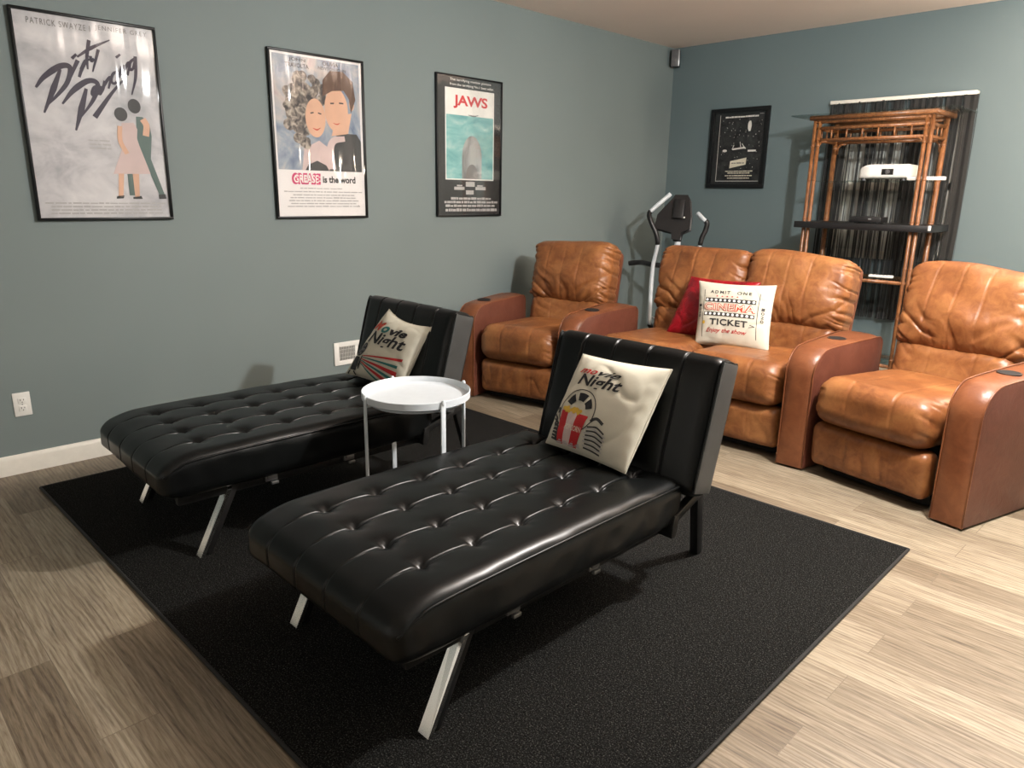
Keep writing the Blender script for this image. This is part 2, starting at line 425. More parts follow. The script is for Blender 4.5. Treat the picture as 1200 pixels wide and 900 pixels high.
def baseboard(name, a, b, inward):
    a, b, n = Vector(a), Vector(b), Vector(inward); prof = [(0, 0), (.014, 0), (.014, .074), (.010, .086), (.005, .094), (0, .096)]
    k = len(prof); vs = [p+n*q+Vector((0, 0, z)) for p in (a, b) for q, z in prof]
    fs = [tuple(range(k)), tuple(range(2*k-1, k-1, -1))]+[(i, (i+1) % k, k+(i+1) % k, k+i) for i in range(k)]
    return struct(put(name, vs, fs, M['trim'], None, 20))
baseboard('baseboard_left', (0, YF, 0), (0, 0, 0), (1, 0, 0))
baseboard('baseboard_back', (0, 0, 0), (XR, 0, 0), (0, -1, 0))
wf = MB()
for x in (WX0+.02, WX1-.02): wf.box((x, .03, (WZ0+WZ1)/2), (.06, .09, WZ1-WZ0+.04), .004)
for z in (WZ0+.0, WZ1, (WZ0+WZ1)/2): wf.box(((WX0+WX1)/2, .03, z), (WX1-WX0+.04, .09, .06), .004)
wn = struct(wf.build('window_1', M['trim']))
MB().box(((WX0+WX1)/2, .06, (WZ0+WZ1)/2), (WX1-WX0, .008, WZ1-WZ0), 0).build('pane', M['pane'], wn, False)
# ------------------------------------------------------------------ rug
rc, rs_ = math.cos(.0145), math.sin(.0145)
rug = MB().box((1.5185, 1.1566, .0045), (3.03, 2.306, .009), .003).build('area_rug', M['rug'], smooth=30)
rug.location = (.2921, -5.3722, .0005); rug.rotation_euler = (0, 0, .0145)
tag(rug, 'large black low-pile area rug on plank floor under both black chaises', 'rug')
rb = MB()
for a, b in (((0, 0), (3.037, 0)), ((3.037, 0), (3.037, 2.3131)), ((3.037, 2.3131), (0, 2.3131)), ((0, 2.3131), (0, 0))):
    rb.tube([(a[0], a[1], .0065), (b[0], b[1], .0065)], .006, 8)
rb.build('bound_edge', M['rug_edge'], rug, True)

# ------------------------------------------------------------------ recliners
RT = dict()
def crease(p, seed, fx, fz, rot):
    c, s = math.cos(rot), math.sin(rot)
    q = Vector((fx*(c*p.x+s*p.z), seed+p.y*2.0, fz*(-s*p.x+c*p.z)))
    q += Vector((noise.noise(p*6+Vector((seed, 0, 0))), 0, noise.noise(p*6+Vector((0, seed, 3)))))*.55
    n = 1-abs(noise.noise(q))*3.4
    return max(0, n)**2
def seam(x, xs, w=.006):
    return sum(math.exp(-((x-k)/w)**2) for k in xs)
def upper_cushion(seed, seams=(-.16, -.03, .1)):
    def d(p, N, h):
        u, t = p.x/h.x, p.z/h.z
        fr = max(0, -N.y)
        # puff forward, softly heavier in the lower half, pinched at the ends
        p = p.copy()
        p.y -= fr*(.045*(1-u**4)*(1-t*t)+.02*(1-u*u)*math.exp(-((t+.35)/.4)**2))
        p.z += .012*(1-u*u)*max(0, N.z) - .012*u*u*max(0, t)*max(0, t) + .014*math.sin(seed+2*u)*max(0, t)
        p.x *= 1 - .015*max(0, t)**2 + .01*max(0, -t)
        side = abs(u); wob = noise.noise(Vector((p.x*9, seed, p.z*9)))*.16
        def ridge(c, f, sd): return max(0, 1-abs(noise.noise(Vector((c*f+sd, sd, .35*u))))*3.2)**2
        k = 1.0*ridge(t+.25*u*u+wob, 4.2, seed)*max(0, (side-.66)/.34)**1.2
        k += .85*ridge(t-.95*side+wob, 2.6, seed+7)*max(0, min(1, (side-.18)/.3))*max(0, min(1, (.15-t)/.6))
        k += .45*ridge(u*2.2+.5*t+wob*2, 2.4, seed+3)*max(0, min(1, (.1-t)/.7))*max(0, 1-side*1.3)
        k += .25*ridge(t+.3*wob, 2.2, seed+13)*max(0, 1-abs(t+.2)*2)
        m = .25+.75*fr+.4*abs(N.x)
        lump = noise.noise(p*7+Vector((seed, seed, 0)))*.012*fr
        g = .0042*seam(p.x, seams, .0045)*fr
        return p - N*(.020*k*m+g) + N*lump*1.3
    return d
def seat_cushion(seed, seams=(-.1, .12)):
    def d(p, N, h):
        u = p.x/h.x; p = p.copy(); up = max(0, N.z); fr = max(0, -N.y)
        p += N*(.016*(1-u**4)*(up+fr))
        side = max(0, (abs(u)-.72)/.28)
        k = 1.1*max(0, 1-abs(noise.noise(Vector((p.z*24+p.y*16, seed, u*.6))))*3)**2*side**.8*(fr+.6*up)
        return p - N*(.013*k + .0045*seam(p.x, seams, .0045)*(up+fr)) + N*noise.noise(p*6+Vector((seed, 0, 0)))*.006*(up+fr)
    return d
def foot_panel(seed, seams=(-.1, .12)):
    def d(p, N, h):
        fr = max(0, -N.y); u, t = p.x/h.x, p.z/h.z; p = p.copy(); p.y -= .012*(1-u**4)*(1-t**4)*fr
        return p - N*(.004*seam(p.x, seams, .005)*fr+.005*crease(p, seed, 10, 4, 0)*fr)
    return d
def lumbar(seed):
    def d(p, N, h):
        fr = max(0, -N.y); u, t = p.x/h.x, p.z/h.z
        return p - N*(.008*crease(p, seed, 4, 12, .5*u)*(.3+.7*abs(u))*fr + .004*seam(p.x, (-.1, .12), .005)*fr) + N*noise.noise(p*6+Vector((seed, 2, 0)))*.008*fr
    return d
def seat_unit(par, x, w, seed, tilt=13):
    g = .008
    v, f = rbox((w-.05, .60, .30), .02, (4, 4, 2)); MB().add(v, f, T((x, .40, .151))).build('seat_base', M['dark'], par)
    o = MB(); v, f = rbox((w-.022, .11, .225), .04, (80, 8, 22), foot_panel(seed)); o.add(v, f, T((x, .055, .168), R(3)))
    o.build('footrest_panel', M['tan'], par, True)
    o = MB(); v, f = rbox((w-.016, .66, .225), .085, (84, 50, 30), seat_cushion(seed+1)); o.add(v, f, T((x, .30, .388), R(-2)))
    o.build('seat_cushion', M['tan'], par, True)
    o = MB(); v, f = rbox((w-.012, .17, .24), .07, (84, 12, 26), lumbar(seed+2)); o.add(v, f, T((x, .70, .525), R(-12)))
    o.build('lumbar_cushion', M['tan'], par, True)
    o = MB(); v, f = rbox((w+.04, .22, .45), .062, (110, 18, 76), upper_cushion(seed*1.7)); o.add(v, f, T((x, .795, .812), R(-tilt)))
    c = o.build('back_cushion', M['tan'], par, True)
    o = MB(); v, f = rbox((w-.02, .12, .80), .05, (10, 6, 16)); o.add(v, f, T((x, .90, .585), R(-tilt)))
    o.build('back_shell', M['tan_back'], par, True)
    return c
def arm(par, fl, fr, rr, rl, top=.64, cup=None):
    fl, fr, rr, rl = [Vector((*q, 0)) for q in (fl, fr, rr, rl)]
    prof = [(0, .012), (0, .14), (0, .27), (0, .40)] + [(y, z) for y, z in arc((.135, top-.145), .135, 180, 96, 10)] + [(.22, top-.004), (.35, top), (.55, top+.004)] + [(y, z) for y, z in arc((.62, top-.04), .045, 90, 0, 5)] + [(.665, .3), (.665, .012)]
    L = .665; NW = 12; vs, fs = [], []
    def P(y, z, w):
        t = y/L; a = fl.lerp(rl, t); b = fr.lerp(rr, t); q = a.lerp(b, w); return Vector((q.x, q.y, z))
    n = len(prof)
    for i, (y, z) in enumerate(prof):
        d = Vector((prof[min(i+1, n-1)][0]-prof[max(i-1, 0)][0], prof[min(i+1, n-1)][1]-prof[max(i-1, 0)][1])).normalized()
        ny, nz = -d.y, d.x
        for j in range(NW+1):
            w = j/NW; c = .014*(1-abs(2*w-1)**3)-.004
            if i in (0, n-1): c = 0
            vs.append(P(max(0, min(L, y)), z, w)+((fl-rl).normalized()*(-ny)*c+Vector((0, 0, nz*c))))
    for i in range(n-1):
        for j in range(NW): fs.append((i*(NW+1)+j, i*(NW+1)+j+1, (i+1)*(NW+1)+j+1, (i+1)*(NW+1)+j))
    fs.append(tuple(j for j in range(NW+1))+tuple((n-1)*(NW+1)+j for j in range(NW, -1, -1)))
    a = put('arm', vs, fs, M['tan_arm'], par, 50)
    for w, sgn in ((0, -1), (1, 1)):
        side = [P(max(0, min(L, y)), z, w) for y, z in prof]
        nrm = (side[3]-side[0]).cross(side[-2]-side[0]).normalized()
        out = (fr-fl).normalized()*sgn
        s = MB(); k = len(side); cen = sum(side, Vector())/k
        v2 = [p+out*.001 for p in side]+[cen+(p-cen)*.93+out*.006 for p in side]
        s.add(v2, [tuple(range(k, 2*k))]+[(i, (i+1) % k, k+(i+1) % k, k+i) for i in range(k)])
        s.build('side_panel', M['tan_side'], a, 30)
        pip = MB().tube([p+out*.001 for p in side[:-1]], .0035, 6); pip.build('piping', M['tan_arm'], a, True)
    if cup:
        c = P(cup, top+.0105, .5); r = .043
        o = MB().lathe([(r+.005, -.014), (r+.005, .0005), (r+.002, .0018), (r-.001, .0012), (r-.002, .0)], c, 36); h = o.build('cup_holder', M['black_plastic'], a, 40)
        MB().lathe([(0.0, .0010), (r-.001, .0010)], c, 36).build('cup_well_shade', M['dark'], h, False)  # flat dark disc; the shade of a hollow is put into its colour
    return a
# left recliner
rec = empty('recliner', 'single tan leather recliner with two cup-holder arms tucked against the poster wall', 'recliner', (.765, -2.735, 0), R(13), 'tan leather home-theatre seats')
seat_unit(rec, 0, .60, 3.1)
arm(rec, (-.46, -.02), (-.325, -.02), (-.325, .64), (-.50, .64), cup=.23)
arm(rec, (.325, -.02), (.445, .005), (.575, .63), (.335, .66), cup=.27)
# loveseat in the middle
ls = empty('loveseat_recliner', 'tan leather two-seat recliner in the middle of the row with printed pillow on it', 'loveseat', (1.835, -2.455, 0), R(1.5), 'tan leather home-theatre seats')
seat_unit(ls, -.325, .615, 6.4, 13); seat_unit(ls, .31, .615, 9.3, 13)
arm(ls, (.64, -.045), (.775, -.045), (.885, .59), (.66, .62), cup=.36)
# right recliner
rr_ = empty('recliner', 'single tan leather recliner beside the loveseat, on the side away from the poster wall', 'recliner', (2.925, -2.545, 0), R(-12), 'tan leather home-theatre seats')
seat_unit(rr_, 0, .615, 12.7)
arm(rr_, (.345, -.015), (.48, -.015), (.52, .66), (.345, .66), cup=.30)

# ------------------------------------------------------------------ chaises
BX = (-.231, -.077, .077, .231); BY = (-.41, -.228, -.046, .136, .318, .50)
def seam_samples(hx, n):
    s = {round(-hx+2*hx*i/n, 5) for i in range(n+1)}
    s = {x for x in s if min(abs(x-b) for b in BX) > .014}
    for b in BX: s |= {round(b+d, 5) for d in (-.013, -.0095, -.007, -.005, -.0034, -.002, -.0008, .0008, .002, .0034, .005, .007, .0095, .013)}
    return sorted(s)
def mattress_deform(p, N, h):
    up = max(0, N.z)
    x, y = p.x, p.y; p = p.copy()
    fx = min(abs(x-b) for b in BX); row = min(1, min(abs(y-b) for b in BY)/.091)
    prof = (1-min(1, fx/.077))**2.2
    sag = .016*prof*(.18+.82*(1-row)**2)
    dim = sum(.009*math.exp(-((x-b)**2+(y-c)**2)/.00035) for b in BX for c in BY)
    ang = sum(.0035*math.exp(-((x-b)**2+(y-c)**2)/.0011)*math.cos(5*math.atan2(y-c, x-b)+3*b) for b in BX for c in BY)
    cr = .0085*math.exp(-(fx/.0036)**2)
    inside = min(1, max(0, (h.x-abs(x))/.03))*min(1, max(0, (y+h.y-.05)/.10))
    p.z += up*(.008*math.cos(y*2)-(sag+dim+ang+cr)*inside)
    e = max(0, 1-(y+h.y)/.16); p.z -= max(0, p.z+.02)*.42*e*e; p.z += max(0, -N.z)*.02*e*e
    side = max(0, abs(x)/h.x-.9)*10
    p += N*noise.noise(p*8)*.003 + N*abs(N.x)**3*noise.noise(p*14)*.005
    # seams run down over the foot end
    fr = max(0, -N.y)
    p.y += fr*.004*math.exp(-(fx/.0045)**2)
    return p
def back_deform(p, N, h):
    fr = max(0, -N.y); p = p.copy(); up = max(0, N.z)
    g = sum(math.exp(-((p.x-b*.947)/.004)**2) for b in BX)
    p.y += fr*(.007*g-.012*(1-(p.x/h.x)**4)*(1-(p.z/h.z)**4)); p.z -= up*.008*g
    return p + N*noise.noise(p*7)*.003
def make_chaise(label, loc, rz):
    t = empty('chaise_lounge', label, 'chaise lounge', loc, rz, 'black tufted chaise lounges on the rug')
    v, f = rbox((.77, 1.21, .165), .046, (0, 150, 14), mattress_deform, None, seam_samples(.385, 64)); m = MB().add(v, f, T((0, .005, .346))).build('mattress', M['black_leather'], t, True)
    for s in (-1, 1):
        pip = MB()
        pip.tube(spline([(s*.374, -.585, .362), (s*.378, -.53, .392), (s*.379, -.44, .409), (s*.382, 0, .416), (s*.382, .57, .413), (s*.380, .60, .405)], 6), .0045, 6)
        pip.build('piping', M['black_leather'], m, True)
    bt = T((.072, .688, .600), R(-15.5))
    v, f = rbox((.715, .125, .48), .036, (0, 14, 44), back_deform, None, [x*.715/.755 for x in seam_samples(.3775, 40)]); bk = MB().add(v, f, bt).build('backrest', M['black_leather'], t, True)
    for s in (-1, 1):
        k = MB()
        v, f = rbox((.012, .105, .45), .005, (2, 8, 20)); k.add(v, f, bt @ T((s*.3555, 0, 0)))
        k.build('side_gusset', M['black_side_lit'], bk, 30)
    for s in (-1, 1):
        loop = spline([(s*.354, -.054, -.215), (s*.356, -.054, 0), (s*.354, -.054, .205), (s*.355, -.03, .226), (s*.355, .03, .226), (s*.354, .054, .205), (s*.356, .054, 0), (s*.354, .054, -.215)], 6)
        MB().tube([bt @ Vector(q) for q in loop], .0035, 6).build('piping', M['black_leather'], bk, True)
    fr = MB()
    for s in (-1, 1):
        fr.box((s*.315, .03, .243), (.03, 1.12, .03), .002)
        fr.bar((s*.372, .56, .30), (s*.372, .765, .375), .028, .03)
        fr.bar((s*.372, .55, .245), (s*.372, .56, .31), .028, .03)
        fr.bar((s*.315, .55, .245), (s*.385, .55, .245), .026, .026)
    for y in (-.42, .0, .56): fr.box((0, y, .243), (.63, .03, .028), .002)
    fr.bar((-.372, .76, .37), (.372, .76, .37), .026, .026)
    fr.build('metal_frame', M['black_metal'], t)
    for s in (-1, 1):
        lg = MB(); a0, a1, wd, tk = Vector((s*.337-.02, -.474, .0)), Vector((s*.337-.02, -.350, .245)), .021, .016
        qs = [a0+Vector((-wd, 0, 0)), a0+Vector((wd, 0, 0)), a1+Vector((wd, 0, -.0)), a1+Vector((wd-.012, .005, .012)), a1+Vector((-wd+.012, .005, .012)), a1+Vector((-wd, 0, 0))]
        n = len(qs); lg.add(qs+[q+Vector((0, tk, 0)) for q in qs], [tuple(range(n)), tuple(range(2*n-1, n-1, -1))]+[(i, (i+1) % n, n+(i+1) % n, n+i) for i in range(n)])
        l = lg.build('leg', M['chrome'], t, False); l['label'] = 'angled chrome front leg'
        tb = MB().bar((s*.337-.02, -.440, .006), (s*.337-.02, -.312, .262), .030, .024, .002, up=(0, 1, 0)); tb.build('leg_brace', M['black_metal'], l)
        rl = MB().bar((s*.265, .92, .0), (s*.325, .775, .35), .034, .034, .002, up=(0, 1, 0)); rl.build('leg', M['black_metal'], t)
        for y in (-.175, .175):
            c = MB().box((s*.338, y, .25), (.012, .05, .022), .002).box((s*.344, y-.012, .258), (.012, .014, .014), .002).box((s*.342, y+.012, .228), (.012, .03, .012), .002)
            c.build('frame_clip', M['steel'], t)
    return t
chA = make_chaise('black tufted faux-leather chaise holding the popcorn-print pillow, mid-rug away from the wall', (2.462, -4.592, .009), R(.2))
chB = chA.copy(); COL.objects.link(chB)
def copy_children(src, dst):
    for ch in list(src.children):
        c = ch.copy(); COL.objects.link(c); c.parent = dst; copy_children(ch, c)
copy_children(chA, chB)
chB.location = (1.142, -4.625, .009); chB.rotation_euler = (0, 0, R(-1.2))
chB['label'] = 'black tufted faux-leather chaise along the poster wall, holding the film-projector-print pillow'

# ------------------------------------------------------------------ pillows
def pillow(name, bl, br, tr, tl, thick, mat, label, pinch=.06, sag=0., seed=1., wr=.006, group=None):
    C = [Vector(q) for q in (bl, br, tr, tl)]
    base = (C[0]+C[1])/2; C = [q-base for q in C]
    nrm = (C[1]-C[0]).cross(C[3]-C[0]).normalized()      # towards the viewer
    def surf(s, t, side, lift=0.):
        u, v = 2*s-1, 2*t-1
        if True:
            u2 = u*(1-pinch*(1-v*v)); v2 = v*(1-pinch*(1-u*u))
            if v > 0: v2 -= sag*(1-(u-.35)**2/1.8)*v*v
        s2, t2 = (u2+1)/2, (v2+1)/2
        p = C[0]*(1-s2)*(1-t2)+C[1]*s2*(1-t2)+C[2]*s2*t2+C[3]*(1-s2)*t2
        e = max(0, (1-u**2)*(1-v**2)); th = thick*.5*(e**.42)*(1+.12*math.exp(-((v+.35)/.6)**2))
        q = Vector((s*7+seed, t*7, side*3))
        w = (1-abs(noise.noise(q*.55))*2.6); w = max(0, w)**2*wr*.8*min(1, e*2.5)+noise.noise(q*.45)*wr*1.2*min(1, e*3)
        edge = max(abs(u), abs(v)); w += .16*wr*math.sin(40*(s if abs(v) > abs(u) else t)+seed)*max(0, (edge-.75)/.25)*min(1, e*14)
        return p + nrm*side*(th-w+lift)
    n = 84; vs, fs = [], []
    def sm(i):  # denser near the hem
        x = i/n; return .5-.5*math.cos(math.pi*x)
    for side in (1, -1):
        for j in range(n+1):
            for i in range(n+1): vs.append(surf(sm(i), sm(j), side))
    N1 = n+1; K = N1*N1
    for j in range(n):
        for i in range(n):
            q = (j*N1+i, j*N1+i+1, (j+1)*N1+i+1, (j+1)*N1+i); fs += [q, tuple(K+k for k in q[::-1])]
    o = put(name, vs, fs, mat, None, True, base)
    bm = bmesh.new(); bm.from_mesh(o.data); bmesh.ops.remove_doubles(bm, verts=bm.verts, dist=1e-5); bmesh.ops.recalc_face_normals(bm, faces=bm.faces); bm.to_mesh(o.data); bm.free(); o.data.shade_smooth()
    hem = MB(); loop = [surf(sm(i), 0, 1) for i in range(n)]+[surf(1, sm(i), 1) for i in range(n)]+[surf(1-sm(i), 1, 1) for i in range(n)]+[surf(0, 1-sm(i), 1) for i in range(n+1)]
    hem.tube(loop, .0028, 6); hem.build('hem', mat, o, True)
    tag(o, label, 'pillow', group)
    return o, (lambda s, t, lift=0.: surf(s, t, 1, .0020+lift))
def map2(fn, x0=0, x1=1, y0=0, y1=1): return lambda x, y, l=0.: fn(x0+(x1-x0)*x, y0+(y1-y0)*y, l)
ML = .013
# far chaise: projector print
p1, f1 = pillow('throw_pillow', (.90, -4.095, .462), (1.362, -4.095, .462), (1.458, -3.955, .785), (1.095, -3.955, .802), .12, M['canvas'],
                'cream throw pillow printed with film projector and coloured rays, leaning on the far chaise', .05, .16, 2.3, group='printed cream throw pillows')
Ink().text('M', .09, .30, .70, .15, .03, .28).lay('printed_word', f1, I['rust'], p1, .0004, ML)
Ink().text('o', .31, .46, .69, .12, .04, .2).lay('printed_word', f1, I['green'], p1, .0004, ML)
Ink().text('vie', .48, .80, .69, .13, .04, .2).lay('printed_word', f1, I['black'], p1, .0004, ML)
Ink().text('Night', .16, .86, .45, .235, .022, .12).lay('printed_word', f1, I['black'], p1, .0004, ML)
k = Ink()
for i, (s0, t0, s1, t1, w) in enumerate(((.28, .30, .93, .40, .028), (.28, .25, .92, .20, .045), (.28, .21, .88, .035, .045))):
    k.poly([(s0, t0-.006), (s1, t1-w), (s1, t1+w*.4), (s0, t0+.006)])
k.lay('printed_rays', f1, I['red'], p1, .0003, ML)
k = Ink()
for s0, t0, s1, t1, w in ((.28, .275, .90, .295, .03), (.28, .23, .88, .115, .035), (.28, .19, .70, .0, .03)):
    k.poly([(s0, t0-.005), (s1, t1-w), (s1, t1+w*.3), (s0, t0+.005)])
k.lay('printed_rays', f1, I['green'], p1, .0003, ML)
k = Ink().rect(.085, .07, .225, .27).rect(.235, .13, .25, .25).rect(.257, .10, .278, .30).disc(.165, .385, .095, .105)
k.stroke([(.10, .06), (.06, .0)], .025).stroke([(.18, .06), (.23, .01)], .025).lay('printed_projector', f1, I['black'], p1, .0003, ML)
k = Ink().disc(.165, .385, .025)
for a in range(5): k.disc(.165+.058*math.cos(a*1.257), .385+.064*math.sin(a*1.257), .02)
k.lay('printed_projector', f1, I['grey'], p1, .0008, ML)
# near chaise: popcorn print
p2, f2 = pillow('throw_pillow', (2.305, -4.105, .458), (2.690, -4.125, .452), (2.742, -3.965, .800), (2.335, -3.945, .780), .12, M['canvas'],
                'cream throw pillow printed with popcorn bucket and film reel, leaning on the near chaise', .03, .02, 5.1, group='printed cream throw pillows')
Ink().text('mo', .13, .36, .795, .05, .02, .5).lay('printed_word', f2, I['red'], p2, .0004, ML)
Ink().text('vie', .38, .64, .795, .065, .02, .5).lay('printed_word', f2, I['black'], p2, .0004, ML)
Ink().text('Night', .165, .70, .63, .16, .022, .22).lay('printed_word', f2, I['black'], p2, .0004, ML)
k = Ink().disc(.32, .40, .235, .225, 40, 0, 360, .955); k.lay('printed_reel', f2, I['char'], p2, .0002, ML)
k = Ink()
for a in (35, 85, 140): k.disc(.32, .40, .19, .185, 8, a-19, a+19, .55)
k.lay('printed_reel', f2, I['black'], p2, .0003, ML)
k = Ink()
def bq(a, b): return (.125+.365*a+(.055-.11*a)*(1-b)*1.0, .035+.335*b+ .0*a)
for a0, a1 in ((0, .28), (.62, 1)): k.poly([bq(a0, 0), bq(a1, 0), bq(a1, 1), bq(a0, 1)])
k.lay('printed_bucket', f2, I['red'], p2, .0005, ML)
k = Ink().poly([bq(.28, 0), bq(.62, 0), bq(.62, 1), bq(.28, 1)]); k.lay('printed_bucket', f2, I['rose'], p2, .0005, ML)
Ink().text('POPCORN', .235, .455, .19, .055, .01, .1).lay('printed_word', f2, I['cream'], p2, .0010, ML)
k = Ink(); random.seed(3)
for i in range(16): k.disc(.15+.02*i+random.uniform(-.01, .01) if i < 12 else .18+.05*(i-12), .38+random.uniform(-.01, .035), .022, .02, 10)
k.lay('printed_popcorn', f2, I['gold'], p2, .0008, ML)
k = Ink()
for i in range(6): k.stroke([(.04+.02*i, .31-.045*i), (.10+.03*i, .27-.045*i), (.09, .22-.03*i)], .022)
for i in range(6): k.stroke([(.52, .27-.04*i), (.62, .29-.045*i), (.72, .25-.04*i)], .016)
k.stroke([(.53, .33), (.60, .37), (.68, .335)], .03).stroke([(.03, .35), (.07, .38), (.09, .33)], .025)
k.lay('printed_film_strips', f2, I['char'], p2, .0003, ML)
k = Ink()
for i in range(5): k.stroke([(.50, .25-.04*i), (.60, .265-.045*i), (.74, .22-.035*i)], .012)
for i in range(4): k.poly([(.16+.08*i, .03+.02*(i % 2)), (.22+.08*i, .09), (.24+.08*i, .04)])
k.lay('printed_film_strips', f2, I['lgrey'], p2, .0004, ML)
# loveseat: ticket print
red, fr_ = pillow('throw_pillow', (1.425, -2.005, .494), (1.885, -1.95, .494), (1.965, -1.835, .868), (1.505, -1.875, .862), .15, M['satin'],
                  'shiny red satin throw pillow tucked behind the ticket-print pillow', .04, .02, 8.2, .010)
p3, f3 = pillow('throw_pillow', (1.735, -2.150, .494), (2.172, -2.075, .497), (2.128, -1.965, .876), (1.655, -2.02, .858), .14, M['canvas'],
                'cream throw pillow printed as a cinema ticket, leaning on the middle seats', .045, .03, 11.7, group='printed cream throw pillows')
Ink().text('ADMIT', .19, .47, .80, .055, .018, .0, 1.35).text('ONE', .56, .75, .80, .055, .018, .0, 1.35).lay('printed_word', f3, I['char'], p3, .0004, ML)
k = Ink()
for i in range(5):
    cx, cy, r = .295+.07*i, .755, .017
    k.poly([(cx+(r if j % 2 == 0 else r*.45)*math.sin(j*math.pi/5), cy+(r if j % 2 == 0 else r*.45)*math.cos(j*math.pi/5)) for j in range(10)])
k.lay('printed_stars', f3, I['red'], p3, .0004, ML)
k = Ink().rect(.125, .655, .825, .72, 14, 1).rect(.125, .43, .825, .49, 14, 1); k.lay('printed_film_strip', f3, I['char'], p3, .0003, ML)
k = Ink()
for i in range(11): k.disc(.155+.064*i, .6875, .0185, .022, 12).disc(.155+.064*i, .46, .0185, .022, 12)
k.lay('printed_film_strip', f3, I['white'], p3, .0007, ML)
Ink().text('CINEMA', .118, .832, .512, .125, .055, 0, 1.12).lay('printed_word', f3, I['rust'], p3, .0003, ML)
Ink().text('CINEMA', .128, .822, .522, .105, -.012, 0, 1.12).lay('printed_word', f3, I['cream'], p3, .0008, ML)
k = Ink().text('TICKET', .22, .745, .285, .10, .03, 0, 1.1)
k.text('>', .76, .84, .29, .05, 0, .2).lay('printed_word', f3, I['char'], p3, .0004, ML)
Ink().text('Enjoy the show', .17, .74, .155, .085, .012, .45).lay('printed_word', f3, I['red'], p3, .0004, ML)
k = Ink().rect(.105, .10, .112, .86, 1, 12).rect(.855, .13, .862, .84, 1, 12)
for j, ch in enumerate('1020'):
    k.text(ch, .90, .94, .57-.06*j, .045, .015).text(ch, .035, .075, .57-.055*j, .042, .015)
k.lay('printed_border', f3, I['char'], p3, .0004, ML)
k = Ink().disc(.13, .32, .02, .028, 12); k.lay('printed_mark', f3, I['gold'], p3, .0004, ML)

# ------------------------------------------------------------------ side table
tb = empty('tray_side_table', 'round white metal tray table standing between the two chaises', 'side table', (1.742, -4.285, .009))
TR = .219
MB().lathe([(0, .545), (TR-.03, .545), (TR-.014, .547), (TR-.006, .553), (TR-.002, .573), (TR, .575), (TR+.003, .573), (TR+.002, .546), (TR-.006, .540), (0, .538)], (0, 0, 0), 72).build('tray', M['white_metal'], tb, 40)
for k_ in range(4):
    a = R(80+90*k_); ca, sa = math.cos(a), math.sin(a); r = TR+.006
    l = MB().bar((r*ca, r*sa, 0), (r*ca, r*sa, .566), .020, .008, .002, up=(ca, sa, 0))
    l.lathe([(0, .012), (.006, .011), (.0085, .004), (.0085, -.006), (0, -.006)], (r*ca, r*sa, .570), 14)
    l.bar((r*ca, r*sa, .534), ((r-.04)*ca, (r-.04)*sa, .534), .018, .006, .001)
    l.build('leg', M['white_metal'], tb)
br_ = MB()
br_.tube([((TR-.03)*math.cos(R(i*7.5)), (TR-.03)*math.sin(R(i*7.5)), .531) for i in range(49)], .006, 8); br_.build('support_ring', M['white_metal'], tb, True)

# ------------------------------------------------------------------ posters
def poster(name, label, W_, H_, y0, z0, fw, frame_mat, sheet_mat, wall='left', x0=0, depth=.022, glaze='glazing', mat_w=0):
    if wall == 'left':
        t = empty(name, label, 'poster', (0, y0, z0), 0, 'framed posters on the walls')
        fn = lambda a, b, l=0.: Vector((.010+l, a, b)); ax = lambda a, b, d: (d, a, b)
    else:
        t = empty(name, label, 'poster', (x0, 0, z0), 0, 'framed posters on the walls')
        fn = lambda a, b, l=0.: Vector((a, -.010-l, b)); ax = lambda a, b, d: (a, -d, b)
    f = MB()
    def bx(c, s):
        q = ax(*c, depth/2+.0015); sz = (depth, s[0], s[1]) if wall == 'left' else (s[0], depth, s[1]); f.box(q, sz, .0025)
    bx((W_/2, fw/2), (W_, fw)); bx((W_/2, H_-fw/2), (W_, fw)); bx((fw/2, H_/2), (fw, H_-2*fw+.002)); bx((W_-fw/2, H_/2), (fw, H_-2*fw+.002))
    f.build('frame', frame_mat, t)
    s = MB(); q = ax(W_/2, H_/2, .0055); s.box(q, (.008, W_-fw, H_-fw) if wall == 'left' else (W_-fw, .008, H_-fw), 0)
    sh = s.build('print_sheet', sheet_mat, t, False)
    g = MB(); q = ax(W_/2, H_/2, .0185); g.box(q, (.002, W_-fw*1.2, H_-fw*1.2) if wall == 'left' else (W_-fw*1.2, .002, H_-fw*1.2), 0)
    g.build('glazing', M[glaze], t, False)
    return t, sh, fn
def credits(k, x0, x1, ys, h, seed, gap=.006):
    rnd = random.Random(seed)
    for j, y in enumerate(ys):
        m = rnd.uniform(0, .12)*(x1-x0) if j else 0; x = x0+m
        while x < x1-m-.01:
            w = rnd.uniform(.012, .05); e = min(x+w, x1-m)
            k.rect(x, y, e, y+h*rnd.uniform(.75, 1)); x = e+gap*rnd.uniform(.5, 1.2)
def cloudy():
    m = NT('print_pale'); m.set(.55, 0, .3)
    f = m.noise(m.coord((1, 2.2, 3)), 2.3, 5, .62, .5)
    m.base(m.ramp(f, [(.3, S(168, 168, 172)), (.5, S(202, 200, 202)), (.72, S(222, 220, 220))])); return m.m
A1 = cloudy()
t1, s1, g1 = poster('framed_poster', 'white poster with dark brush-script title and standing pair in thin black frame', .615, .924, -5.1663, 1.2054, .013, M['frame_black'], A1)
